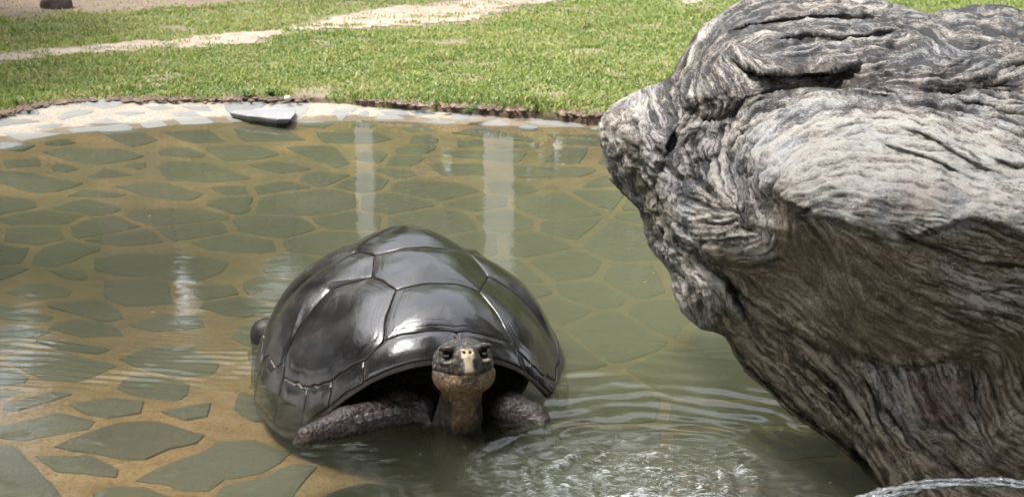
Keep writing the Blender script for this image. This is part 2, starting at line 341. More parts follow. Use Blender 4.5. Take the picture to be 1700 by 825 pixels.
def floor_z(x, y):
    s = sdist(x, y, SHORE) + .012 * n2(x, y, 5.0, 2)
    deep = .26 * np.exp(-(np.maximum(.55 - x, 0) / .95) ** 2 - ((y - 5.2) / 1.7) ** 2) * sstep(-.2, -1.2, s)
    return np.where(s > 0, np.minimum(.085 * s, .060) , -.15 * (1 - np.exp(s / .75)) - deep) + .004 * n2(x, y, 3.0, 2)
def on_floor(px, py, it=6):
    px = np.asarray(px, float); py = np.asarray(py, float); z = np.zeros_like(px)
    for _ in range(it):
        p = at_z(px, py, z); z = floor_z(p[..., 0], p[..., 1])
    return p
def lawn_z(x, y): return .085 + .018 * n2(x, y, .7, 3) + .006 * n2(x, y, 4.0, 2)

# ------------------------------------------------------------------ setting: lawn, path, pond floor, water
path_px = [(-80, 106), (0, 103), (60, 98), (130, 92), (250, 84), (340, 80), (430, 72), (500, 58), (560, 48), (650, 45), (760, 36), (830, 22), (890, 8), (960, -8), (980, -26), (850, -6), (780, 0), (700, 8), (640, 12), (600, 22), (520, 38), (440, 52), (380, 60), (280, 68), (200, 72), (120, 80), (0, 86), (-80, 88)]
PATH = at_z(*np.array(path_px, float).T, .085)[:, :2]
bare_px = [(-120, -40), (420, -40), (400, 2), (330, 8), (250, 14), (140, 20), (0, 24), (-120, 30)]
BARE = at_z(*np.array(bare_px, float).T, .085)[:, :2]
spot_px = [(1120, 2), (1150, -4), (1190, 0), (1175, 8), (1135, 10)]
SPOT = at_z(*np.array(spot_px, float).T, .085)[:, :2]
ax = np.concatenate([[-400, -150, -60, -25, -12], np.arange(-7.5, 7.51, .07), [12, 25, 60, 150, 400]])
ay = np.concatenate([[-400, -150, -60, -25, -10, -5, -2, -1], np.arange(-.6, 7.2, .15), np.arange(7.25, 9.6, .03), np.arange(9.65, 19, .08), [20, 22, 26, 34, 60, 150, 400]])
X, Y = np.meshgrid(ax, ay, indexing='ij')
sg = sdist(X, Y, GRASS) + .035 * n2(X, Y, 6.0, 3)
lz = lawn_z(X, Y); Z = np.where(sg > 0, lz - .02 * np.exp(-sg / .05) , lz - .03 - np.minimum(-sg / .03, 1) * .5)
near_soil = n2(X, Y, 2.2, 3, 5.0)
soil = sstep(.10 + .06 * near_soil, .0, sg) * sstep(-.35, .1, near_soil + .15)
soil = np.maximum(soil, sstep(.02, -.01, sg))
sdp = sdist(X, Y, PATH) + .20 * n2(X, Y, 2.0, 5); sdb = sdist(X, Y, BARE) + .25 * n2(X, Y, 1.6, 4)
blot = sstep(.42, .62, n2(X, Y, 1.9, 4, 51.0)); bare = np.maximum.reduce([sstep(.22, -.05, sdp), sstep(.3, -.1, sdb), .8 * blot])
me = mesh_from('lawn', np.stack([X, Y, Z], -1).reshape(-1, 3), grid_faces(len(ax), len(ay))[:, ::-1], True)
attr(me, 'bare', bare.ravel()); attr(me, 'soil', soil.ravel())
tag(link('lawn', me, mat_lawn()), kind='structure')
# path: a thin sheet on the lawn with a ragged outline
pm = ((sdp < .02) | (sdist(X, Y, SPOT) + .08 * n2(X, Y, 2.5, 3) < 0)); fidx = grid_faces(len(ax), len(ay))[:, ::-1]
fm = pm.ravel()[fidx].all(1); used = np.unique(fidx[fm]); remap = -np.ones(X.size, int); remap[used] = np.arange(len(used))
pv = np.stack([X, Y, Z + .006], -1).reshape(-1, 3)[used]
tag(link('dirt_path', mesh_from('dirt_path', pv, remap[fidx[fm]], True), mat_path()), kind='structure')
# pond floor
fx = np.arange(-5.6, 4.6, .06); fy = np.concatenate([np.arange(.2, 7.4, .06), np.arange(7.42, 9.9, .025)])
FX, FY = np.meshgrid(fx, fy, indexing='ij'); FZ = floor_z(FX, FY) + .002 * n2(FX, FY, 14.0, 2)
gd = sdist(FX, FY, GRASS); FZ = np.where(gd > .12, FZ - .3, FZ)
pond_floor = link('pond_floor', mesh_from('pond_floor', np.stack([FX, FY, FZ], -1).reshape(-1, 3), grid_faces(len(fx), len(fy))[:, ::-1], True), mat_mortar())
tag(pond_floor, kind='structure')

# ------------------------------------------------------------------ flagstones
traced = [
 [(-60, 742), (24, 741), (35, 750), (110, 830), (100, 870), (-60, 870)], [(56, 757), (110, 758), (154, 757), (197, 781), (190, 793), (91, 783)],
 [(88, 741), (206, 700), (257, 701), (295, 712), (337, 724), (321, 737), (279, 743), (244, 764), (193, 759)],
 [(-30, 712), (3, 708), (103, 684), (159, 700), (141, 714), (35, 732), (-30, 724)], [(3, 671), (103, 648), (117, 656), (26, 684), (6, 680)],
 [(120, 671), (190, 663), (239, 668), (228, 687), (177, 695), (141, 687)], [(193, 644), (222, 623), (250, 623), (316, 640), (308, 656), (286, 666), (212, 655)],
 [(196, 597), (250, 578), (321, 579), (363, 608), (350, 624), (286, 626), (225, 608)], [(270, 684), (308, 676), (350, 669), (344, 693), (308, 698)],
 [(13, 602), (48, 586), (112, 589), (173, 602), (193, 608), (125, 635), (64, 626)], [(-40, 613), (19, 613), (48, 629), (38, 637), (-40, 646)],
 [(225, 796), (289, 766), (347, 750), (357, 733), (427, 733), (485, 752), (430, 788), (368, 796), (345, 816), (300, 815), (283, 805)],
 [(374, 806), (434, 797), (490, 770), (527, 777), (490, 815), (470, 860), (335, 860)], [(154, 817), (193, 809), (244, 812), (290, 830), (280, 866), (170, 866)],
 [(-40, 570), (32, 571), (42, 575), (-40, 589)], [(58, 566), (120, 569), (185, 581), (160, 588), (100, 580)],
 [(75, 508), (158, 497), (198, 518), (202, 530), (167, 535)], [(160, 430), (209, 422), (299, 423), (384, 437), (361, 457), (322, 468), (184, 457), (158, 447)],
 [(175, 468), (254, 466), (278, 471), (290, 505), (203, 509), (175, 491)], [(7, 485), (56, 470), (93, 474), (119, 484), (107, 494), (56, 497)],
 [(-30, 502), (34, 513), (90, 528), (65, 535), (-30, 525)], [(-30, 550), (37, 543), (85, 553), (56, 562), (-30, 566)],
 [(79, 545), (121, 530), (172, 539), (198, 547), (205, 558), (133, 560)], [(212, 540), (271, 521), (330, 525), (340, 545), (249, 552)],
 [(70, 254), (112, 248), (200, 250), (240, 262), (200, 270), (160, 274), (112, 268)], [(270, 222), (340, 221), (352, 223), (374, 238), (316, 241)],
 [(262, 258), (270, 250), (316, 249), (340, 259), (328, 262)], [(-10, 285), (60, 292), (140, 306), (88, 320), (50, 320), (-10, 302)],
 [(148, 294), (176, 280), (222, 292), (160, 297)], [(110, 326), (140, 315), (214, 324), (180, 329)], [(6, 268), (66, 264), (66, 277), (8, 280)],
 [(162, 218), (220, 216), (266, 240), (216, 246)], [(192, 308), (256, 306), (286, 308), (338, 324), (312, 334), (254, 329)],
 [(262, 276), (285, 268), (345, 272), (420, 298), (350, 303), (280, 300)], [(390, 217), (468, 217), (508, 236), (404, 237)],
 [(340, 247), (426, 244), (466, 259), (424, 266), (372, 268)], [(470, 245), (558, 244), (580, 274), (556, 280)], [(412, 274), (460, 269), (520, 282), (464, 289)],
 [(496, 214), (510, 208), (558, 209), (536, 221)], [(524, 225), (620, 224), (654, 234), (620, 240), (538, 239)],
 [(748, 223), (800, 216), (888, 236), (880, 240), (816, 233)], [(760, 236), (802, 236), (800, 246), (760, 247)],
 [(738, 260), (746, 252), (880, 254), (868, 264), (854, 272)], [(902, 270), (930, 250), (978, 249), (960, 274)], [(906, 228), (994, 228), (1000, 246), (932, 244)],
 [(854, 277), (980, 281), (990, 285), (960, 296), (854, 296)], [(710, 272), (804, 273), (804, 292), (730, 292)], [(818, 242), (900, 245), (895, 250), (826, 249)],
 [(95, 195), (116, 184), (150, 182), (156, 186), (100, 200)], [(16, 184), (64, 183), (62, 192), (30, 190)], [(-30, 198), (50, 198), (64, 203), (-30, 213)],
 [(148, 206), (180, 196), (202, 205)], [(4, 221), (70, 221), (105, 223), (36, 234)], [(112, 214), (172, 210), (208, 206), (220, 215), (160, 220), (124, 222)],
 [(232, 206), (266, 198), (278, 211), (244, 215)], [(288, 196), (338, 193), (356, 205), (300, 210)], [(192, 188), (225, 185), (240, 188), (210, 193)],
 [(243, 178), (275, 175), (288, 180), (262, 184)], [(286, 187), (322, 185), (330, 192), (292, 194)], [(300, 176), (345, 177), (352, 186), (320, 183)],
 [(551, 186), (581, 188), (568, 200), (562, 199)], [(618, 200), (630, 191), (660, 192), (672, 199)], [(560, 181), (595, 180), (585, 187), (556, 185)], [(628, 186), (672, 183), (680, 192), (640, 190)],
 [(700, 204), (730, 199), (762, 204), (740, 207)], [(786, 205), (830, 199), (848, 209), (800, 209)], [(872, 203), (910, 200), (985, 206), (960, 211), (890, 207)], [(680, 184), (716, 182), (722, 190), (690, 192)]]
stone_mat = mat_flag()
def add_stone(poly, k):
    """a flagstone with a worn edge laid in the mortar: poly is its outline in world xy"""
    poly = np.asarray(poly, float)
    area = .5 * (poly[:, 0] * np.roll(poly[:, 1], -1) - np.roll(poly[:, 0], -1) * poly[:, 1]).sum()
    if area < 0: poly = poly[::-1]
    pts = []
    for a, b in zip(poly, np.roll(poly, -1, 0)):
        n = max(2, int(np.hypot(*(b - a)) / .07)); t = np.arange(n) / n
        t = np.where(t == 0, .06, t)
        seg = a + (b - a) * t[:, None]; nn = np.array([b[1] - a[1], a[0] - b[0]]) / max(np.hypot(*(b - a)), 1e-6)
        seg = seg + nn * (.010 * n2(seg[:, 0], seg[:, 1], 9.0, 2, k * .3))[:, None]; pts.append(seg)
    p = np.concatenate(pts); c = p.mean(0); n = len(p)
    d = p - c; L = np.hypot(*d.T)[:, None]
    rings = []
    lift = .002 + .004 * ((k * 37 % 100) / 100.0)
    if float(sdist(c[:1], c[1:2], SHORE)[0]) > .0: lift = .0025
    for inset, dz in ((0, -.03), (0, lift - .006), (.006, lift), (.035, lift + .002)):
        q = c + d * np.maximum(1 - inset / L, .3); z = floor_z(q[:, 0], q[:, 1]) + dz; rings.append(np.column_stack([q, z]))
    v = np.concatenate(rings + [[[c[0], c[1], float(floor_z(c[:1], c[1:2])[0]) + lift + .003]]])
    org = v[-1].copy(); v = v - org; f = grid_faces(4, n, True)
    tri = np.array([(4 * n, 3 * n + i, 3 * n + (i + 1) % n) for i in range(n)])
    return link('flagstone', mesh_from('flagstone', v, [f, tri]), stone_mat, pond_floor, tuple(org))
tr_world = []
for t in traced:
    a = np.array(t, float); w_ = on_floor(a[:, 0], a[:, 1])[:, :2]; c_ = w_.mean(0); L_ = np.hypot(*(w_ - c_).T)[:, None]; tr_world.append(c_ + (w_ - c_) * (1 + .009 / L_))
obst = []                                   # points just inside each traced stone push the filler stones away
for P in tr_world:
    c = P.mean(0)
    for a, b in zip(P, np.roll(P, -1, 0)):
        n = max(2, int(np.hypot(*(b - a)) / .06))
        for t in np.arange(n) / n:
            q = a + (b - a) * t; obst.append(q + (c - q) * min(.5, .025 / max(np.hypot(*(c - q)), .03)))
obst = np.array(obst)
def inpoly(q, P): return float(sdist(np.array([q[0]]), np.array([q[1]]), P)[0])
seeds = []; tries = 0; lim = np.random.default_rng(21)
cand = np.column_stack([lim.uniform(-3.6, 3.0, 9000), lim.uniform(3.1, 9.2, 9000)])
gsd = sdist(cand[:, 0], cand[:, 1], GRASS); ssd = sdist(cand[:, 0], cand[:, 1], SHORE)
dmin = np.full(len(cand), 9.0)
for P in tr_world: dmin = np.minimum(dmin, sdist(cand[:, 0], cand[:, 1], P))
for q, g_, s_, dm in zip(cand, gsd, ssd, dmin):
    if g_ > -.10 or abs(q[0]) > .37 * q[1] + .45 or dm < .075: continue
    if q[0] > .55 + .05 * (q[1] - 3.5) and q[1] < 7.4 and q[0] > .95: continue
    sep_ = (.20 + .26 * lim.random() ** 1.6) if s_ < -.3 else .20
    if all(((q[0] - s[0]) * .82) ** 2 + ((q[1] - s[1]) * 1.15) ** 2 > ((sep_ + s[2]) / 2) ** 2 for s in seeds): seeds.append((q[0], q[1], sep_))
SR = np.array([q[2] for q in seeds]); seeds = np.array(seeds)[:, :2]; stones = list(tr_world)
for i, s in enumerate(seeds):
    poly = np.array([s + (.40 * math.cos(a), .30 * math.sin(a)) for a in np.arange(10) / 10 * 2 * math.pi])
    nb = [(o, .25 * (SR[i] - SR[j])) for j, o in enumerate(seeds) if j != i and np.hypot(*(o - s)) < .9] + [(o, 0.0) for o in obst[np.hypot(*(obst - s).T) < .5]]
    for kk, (o, bias) in enumerate(nb):
        mid = (s + o) / 2; nrm = o - s; L = np.hypot(*nrm); nrm = nrm / L; off = (mid - s) @ nrm + bias - (.010 + .014 * lim.random())
        out = []
        for a, b in zip(poly, np.roll(poly, -1, 0)):
            da, db = (a - s) @ nrm - off, (b - s) @ nrm - off
            if da <= 0: out.append(a)
            if (da < 0) != (db < 0): out.append(a + (b - a) * da / (da - db))
        poly = np.array(out)
        if len(poly) < 3: break
    if len(poly) < 3: continue
    keep = [poly[0]]
    for p in poly[1:]:
        if np.hypot(*(p - keep[-1])) > .035: keep.append(p)
    if len(keep) < 3: continue
    poly = np.array(keep)
    ar = abs(.5 * (poly[:, 0] * np.roll(poly[:, 1], -1) - np.roll(poly[:, 0], -1) * poly[:, 1]).sum())
    if ar > .006: stones.append(poly)
print('flagstones', len(stones))
for k, P in enumerate(stones[:330]): add_stone(P, k)

# ------------------------------------------------------------------ water surface
def axis(lo, a, b, hi, fine, coarse):
    return np.concatenate([np.arange(lo, a, coarse), np.arange(a, b, fine), np.arange(b, hi + coarse, coarse)])
wx = axis(-5.2, -1.75, 1.35, 4.3, .0095, .05); wy = axis(.6, 3.45, 5.6, 9.7, .0085, .035)
WX, WY = np.meshgrid(wx, wy, indexing='ij')
SPL = at_z(1080., 800.)[:2]
WH = .0005 * n2(WX, WY * 1.5, 3.0, 3)
r = np.hypot(WX - SPL[0], WY - SPL[1]); wr = r + .035 * n2(WX, WY, 4, 3)
fan = .35 + .9 * sstep(-.35, .55, n2(WX, WY, 4.5, 3, 3.0))
WH += fan * .0068 * np.sin(2 * math.pi * wr / (.045 + .03 * np.clip(r, 0, 1))) * np.exp(-(r / .70) ** 2) * sstep(.10, .25, r)
chop = np.exp(-(np.hypot((WX - SPL[0] + .02 + .05 * n2(WX, WY, 4, 2, 12.0)) / .40, (WY - SPL[1] + .04 + .05 * n2(WX, WY, 4, 2, 13.0)) / .33)) ** 2.6)
WH += chop * (.016 * n2(WX * .7, WY * 1.3, 9.5, 3, 1.0) + .006 * n2(WX * .7, WY * 1.3, 26.0, 3, 2.0))
def ripple(px, py, lam, amp, rad, ell=1.0, seed=0.0):
    c = at_z(float(px), float(py))[:2]; rr = np.hypot(WX - c[0], (WY - c[1])); w = np.exp(-((WX - c[0]) / (rad * ell)) ** 2 - ((WY - c[1]) / rad) ** 2)
    return w, rr
# wavelets running out from the tortoise's left side
ft = at_z(420., 600.)[:2]
d1 = np.hypot(WX - ft[0], (WY - ft[1])); w1 = np.exp(-((WX - ft[0] + .22) / .42) ** 2 - ((WY - ft[1] + .06) / .30) ** 2)
WH += w1 * .0040 * np.sin(2 * math.pi * ((WY - ft[1]) * 1.0 + .25 * (WX - ft[0]) + .03 * n2(WX, WY, 4.0, 2)) / .052) * (.6 + .8 * n2(WX, WY, 7.0, 2, 9.0))
w2 = np.exp(-((WX - ft[0] + .02) / .12) ** 2 - ((WY - ft[1] - .02) / .20) ** 2); WH += w2 * .0035 * np.sin(2 * math.pi * (WY - ft[1] + .02 * n2(WX, WY, 6, 2)) / .05)
# around head and front legs
hd_ = at_z(640., 735.)[:2]; w3 = np.exp(-((WX - hd_[0]) / .45) ** 2 - ((WY - hd_[1] + .03) / .12) ** 2)
WH += w3 * .0045 * n2(WX, WY * 2.2, 9.0, 3, 4.0)
# flecks over the near left flags
nl = np.exp(-((WX + 1.0) / .7) ** 2 - ((WY - 3.9) / .55) ** 2); WH += nl * .0080 * np.clip(n2(WX, WY * 1.3, 8.0, 3, 6.0) - .34, 0, 1)
# faint long undulation far out
WH += .0007 * np.sin(2 * math.pi * (WY + .05 * n2(WX, WY, 1.3, 2)) / .11) * sstep(6.8, 5.0, WY) * sstep(-.1, .5, n2(WX, WY, 1.1, 2, 8.0))
wat = mesh_from('water', np.stack([WX, WY, WH], -1).reshape(-1, 3), grid_faces(len(wx), len(wy))[:, ::-1], True)
attr(wat, 'chop', (.10 * sstep(6.5, 4.4, WY) + .7 * chop + .25 * w3 + .25 * nl).ravel())
dep = -floor_z(WX, WY); attr(wat, 'murk', np.clip(.35 * chop, 0, 1).ravel() + ((1 - np.exp(-1.85 * np.clip(dep, 0, 1))) * (1 - .7 * nl) * (1 - .85 * np.exp(-((WX + .24) / .52) ** 2 - ((WY - 4.12) / .34) ** 2)) * (1 - .5 * np.exp(-((WX - .55) / .35) ** 2 - ((WY - 3.8) / .5) ** 2))).ravel())  # murk cut before the tortoise paints its shade into the water
attr(wat, 'foam', (np.clip(chop * 1.15 - .10, 0, 1) * (.42 + .85 * sstep(.000, .008, WH)) + .9 * np.exp(-((WX - SPL[0] - .06) / .26) ** 2 - ((WY - SPL[1] + .16) / .07) ** 2)).ravel() * .8)  # splash foam, heightened on crests to paint their highlights too
tag(link('water', wat, mat_water()), kind='structure')

def worley(p):
    i = np.floor(p).astype(int); F1 = np.full(len(p), 9.0); F2 = np.full(len(p), 9.0)
    for dx in (-1, 0, 1):
        for dy in (-1, 0, 1):
            for dz in (-1, 0, 1):
                c = i + (dx, dy, dz); h = _perm[_perm[_perm[c[:, 0] & 255] + (c[:, 1] & 255)] + (c[:, 2] & 255)]
                d = np.linalg.norm(c + .5 + .38 * _g[h] - p, axis=1); F2 = np.minimum(np.maximum(F1, d), F2); F1 = np.minimum(F1, d)
    return F1, F2
# ------------------------------------------------------------------ boulder: a folded gneiss block leaning over the water
OUT = [(1232, 0), (1190, 26), (1150, 62), (1118, 118), (1092, 138), (1062, 148), (1030, 166), (1006, 184), (995, 204), (993, 232), (1003, 262), (1014, 296), (1034, 322), (1058, 346), (1068, 376), (1076, 404), (1094, 432), (1114, 456), (1118, 488), (1136, 522), (1162, 546), (1198, 556), (1214, 580), (1236, 616), (1272, 648), (1306, 682), (1350, 712), (1394, 744), (1430, 778), (1462, 812),
       (1490, 850), (1540, 900), (1620, 940), (1760, 955), (1890, 900), (1975, 760), (2010, 560), (2030, 360), (1985, 190), (1860, 70), (1760, 32), (1700, 18), (1660, 9), (1620, 8), (1580, 15), (1540, 22), (1505, 12), (1470, 2), (1430, -8), (1370, -13), (1310, -12), (1265, -8)]
out = catmull(OUT, 10)
tt = np.gradient(out, axis=0); tt /= np.linalg.norm(tt, axis=1)[:, None]; nn = np.stack([tt[:, 1], -tt[:, 0]], -1)
out = out + nn * (3.0 * n2(out[:, 0], out[:, 1], .045, 3) + 1.6 * n2(out[:, 0], out[:, 1], .16, 2))[:, None]
st = 1.9; gx = np.arange(984, 2046, st); gy = np.arange(-28, 968, st); GX, GY = np.meshgrid(gx, gy, indexing='ij')
SD = sdist(GX, GY, out); ins = SD < 0
K = np.array([(1232, 0, 4.72), (1150, 62, 4.66), (1118, 118, 4.66), (1030, 166, 4.68), (993, 232, 4.66), (1014, 296, 4.60), (1058, 346, 4.50), (1076, 404, 4.40), (1114, 456, 4.26), (1118, 488, 4.20), (1162, 546, 4.12), (1214, 580, 4.14), (1272, 648, 4.02), (1350, 712, 3.90), (1394, 744, 3.82), (1462, 812, 3.62),
   (1540, 900, 3.45), (1760, 955, 3.4), (1975, 760, 3.75), (2030, 360, 3.85), (1860, 70, 4.4), (1700, 18, 4.55), (1620, 8, 4.6), (1540, 22, 4.55), (1430, -8, 4.62), (1310, -12, 4.7),
   # upper mass
   (1180, 90, 4.40), (1210, 60, 4.50), (1300, 60, 4.38), (1450, 60, 4.34), (1600, 60, 4.30), (1300, 110, 4.18), (1250, 140, 4.12), (1420, 120, 4.12), (1560, 110, 4.08), (1690, 90, 4.12), (1150, 150, 4.30), (1190, 180, 4.12), (1340, 152, 4.02), (1450, 160, 3.96), (1600, 150, 3.95), (1800, 160, 3.95),
   # left arm
   (1050, 200, 4.46), (1090, 190, 4.44), (1070, 260, 4.36), (1110, 290, 4.24), (1140, 240, 4.20), (1100, 360, 4.22), (1120, 420, 4.10),
   # front mass, crest down to the lip
   (1300, 180, 3.92), (1400, 180, 3.82), (1530, 180, 3.78), (1680, 190, 3.75), (1240, 235, 3.86), (1320, 235, 3.64), (1450, 240, 3.56), (1600, 250, 3.52), (1800, 260, 3.52), (1300, 300, 3.46), (1380, 310, 3.36), (1500, 320, 3.32), (1620, 330, 3.30), (1420, 365, 3.26), (1340, 345, 3.36), (1560, 375, 3.25), (1700, 380, 3.24), (1850, 400, 3.3),
   # folded column left of the lip
   (1230, 300, 3.74), (1275, 350, 3.56), (1290, 395, 3.52), (1240, 400, 3.66), (1180, 340, 3.84), (1180, 390, 3.80), (1165, 440, 3.95), (1150, 480, 3.96), (1200, 510, 3.98), (1230, 480, 3.90),
   # undercut below the lip
   (1380, 430, 3.44), (1300, 460, 3.60), (1480, 440, 3.36), (1600, 430, 3.28), (1700, 450, 3.26), (1330, 540, 3.64), (1450, 520, 3.46), (1580, 510, 3.36), (1700, 520, 3.32), (1500, 575, 3.50), (1600, 565, 3.46), (1700, 600, 3.44), (1850, 600, 3.5),
   # base
   (1280, 590, 3.90), (1360, 640, 3.76), (1450, 650, 3.68), (1550, 650, 3.66), (1620, 660, 3.60), (1700, 680, 3.54), (1400, 700, 3.72), (1500, 730, 3.58), (1600, 760, 3.48), (1700, 770, 3.44), (1500, 800, 3.52), (1600, 840, 3.42), (1750, 840, 3.40), (1650, 900, 3.40)], float)
def tps(K, x, y):
    P = K[:, :2] / 500.0; n = len(P)
    def U(d2): return np.where(d2 > 0, d2 * np.log(np.maximum(d2, 1e-12)), 0)
    A = np.zeros((n + 3, n + 3)); A[:n, :n] = U(((P[:, None] - P[None]) ** 2).sum(-1)) + np.eye(n) * 0.004
    A[:n, n] = 1; A[:n, n + 1:] = P; A[n, :n] = 1; A[n + 1:, :n] = P.T
    w = np.linalg.solve(A, np.concatenate([K[:, 2], [0, 0, 0]])); xs = np.ravel(x) / 500; ys = np.ravel(y) / 500
    o = w[n] + w[n + 1] * xs + w[n + 2] * ys
    for k in range(n): o = o + w[k] * U((xs - P[k, 0]) ** 2 + (ys - P[k, 1]) ** 2)
    return o.reshape(np.shape(x))
YT = tps(K, GX, GY)
def crease(line, k=5):
    L = catmull(line, k, False); A = L[:-1]; B = L[1:]; d = B - A; ln = np.hypot(*d.T); cum = np.concatenate([[0], np.cumsum(ln)])
    best = np.full(GX.shape, 1e9); side = np.zeros(GX.shape); s = np.zeros(GX.shape)
    for i in range(len(A)):
        wx_, wy_ = GX - A[i, 0], GY - A[i, 1]; t = np.clip((wx_ * d[i, 0] + wy_ * d[i, 1]) / ln[i] ** 2, 0, 1)
        dd = np.hypot(wx_ - t * d[i, 0], wy_ - t * d[i, 1]); m = dd < best
        best = np.where(m, dd, best); side = np.where(m, -d[i, 1] * wx_ + d[i, 0] * wy_, side); s = np.where(m, cum[i] + t * ln[i], s)
    e = np.minimum(s, cum[-1] - s); return best, np.sign(side), sstep(0, min(45, cum[-1] * .35), e)
# line, shift above (m, + away), reach px, shift below, reach px, dirt in the crack
CR = [
 ([(1212, 92), (1228, 108), (1262, 122), (1310, 127), (1360, 124), (1410, 114), (1440, 106)], -.03, 30, .075, 12, .9),
 ([(1120, 200), (1180, 207), (1230, 188), (1285, 162), (1340, 151), (1400, 156), (1460, 166), (1540, 163), (1620, 152), (1720, 165)], .11, 34, -.05, 44, .7),
 ([(1282, 300), (1305, 335), (1345, 352), (1400, 374), (1445, 383), (1500, 397)], -.01, 20, .05, 34, 0),
 ([(1440, 382), (1500, 396), (1560, 378), (1610, 364), (1660, 370), (1720, 392), (1800, 420)], -.012, 20, .055, 30, 0),
 ([(1478, 378), (1510, 396), (1560, 412), (1620, 434), (1680, 440), (1760, 446)], -.015, 24, .035, 14, .8),
 ([(1385, 560), (1430, 586), (1470, 600), (1530, 606), (1580, 590), (1620, 588)], -.04, 46, .11, 28, .3),
 ([(1160, 398), (1178, 418), (1198, 444), (1240, 489), (1300, 534), (1342, 564), (1392, 592)], -.035, 30, .085, 20, .7),
 ([(1120, 505), (1150, 530), (1190, 549), (1236, 556), (1262, 566)], -.02, 24, .05, 16, .5),
 ([(1248, 236), (1236, 282), (1256, 330), (1284, 378), (1292, 404), (1268, 420), (1200, 424)], .018, 10, .018, 10, .4),
 ([(1132, 196), (1104, 260), (1092, 320), (1104, 400), (1118, 450)], .05, 22, .02, 18, .5),
 ([(1612, 585), (1618, 640), (1640, 700)], .03, 12, .02, 14, .5), ([(1636, 600), (1644, 650), (1664, 710)], .02, 12, -.02, 12, .2),
 ([(1440, 232), (1500, 250), (1560, 270), (1610, 300)], -.008, 16, .018, 9, .7), ([(1480, 208), (1540, 226), (1600, 262), (1660, 290)], -.01, 16, .02, 10, .6),
 ([(1590, 138), (1640, 124), (1680, 108), (1740, 96)], -.008, 24, .022, 20, .8), ([(1560, 160), (1620, 172), (1690, 190), (1760, 200)], -.006, 18, .014, 14, .5),
 ([(1222, 562), (1252, 602), (1300, 650), (1350, 690), (1410, 736), (1470, 800)], -.02, 20, .09, 16, .3),
 ([(1060, 150), (1090, 170), (1108, 196), (1096, 230)], .02, 12, .03, 14, .5), ([(1108, 130), (1128, 150), (1140, 180), (1170, 190)], .02, 12, .03, 12, .6),
 ([(1150, 300), (1180, 318), (1200, 350), (1180, 372), (1150, 380)], .014, 12, .02, 12, .4), ([(1200, 240), (1180, 290), (1190, 330)], .016, 12, .02, 14, .5),
 ([(1560, 460), (1620, 480), (1690, 478), (1760, 470)], -.012, 14, .02, 10, .6), ([(1540, 500), (1600, 508), (1660, 520), (1720, 540)], -.01, 12, .02, 12, .5),
 ([(1190, 60), (1250, 42), (1330, 30), (1420, 26), (1480, 34)], -.01, 14, .025, 12, .5), ([(1270, 70), (1340, 60), (1420, 62), (1500, 48)], -.008, 14, .018, 10, .4),
 ([(1660, 210), (1690, 225), (1740, 222)], -.006, 16, .02, 18, .6), ([(1640, 260), (1690, 275), (1740, 270)], -.012, 14, .02, 12, .5),
 ([(1330, 470), (1350, 520), (1410, 560)], -.01, 20, .012, 14, .1), ([(1292, 585), (1350, 640), (1405, 700), (1450, 770)], -.022, 16, .035, 12, .4), ([(1262, 592), (1310, 640), (1365, 694), (1420, 750)], -.016, 12, .026, 10, .4), ([(1420, 612), (1470, 690), (1540, 760), (1620, 800)], .02, 16, -.02, 18, .2),
 ([(1340, 585), (1400, 650), (1445, 715), (1490, 790)], -.022, 18, .03, 12, .4), ([(1200, 460), (1225, 500), (1238, 540)], .02, 12, -.02, 14, .4),
]
CY_ = np.zeros(GX.shape); CRK = np.zeros(GX.shape)
jx = 3.0 * n2(GX, GY, .05, 3, 7.0); 
for line, au, wu, ad, wd, dirt in CR:
    d, sd_, tp = crease(line); d2 = np.maximum(d + jx * .6, 0)
    sgd = sd_ * d + jx * .4; w_ = sstep(-3.2, 3.2, sgd); CY_ += 1.45 * tp * (w_ * ad * np.exp(-np.maximum(sgd, 0) / wd) + (1 - w_) * au * np.exp(-np.maximum(-sgd, 0) / wu))
    if dirt: CRK = np.maximum(CRK, dirt * tp * np.exp(-(np.maximum(d + jx * .5, 0) / 2.6) ** 2))
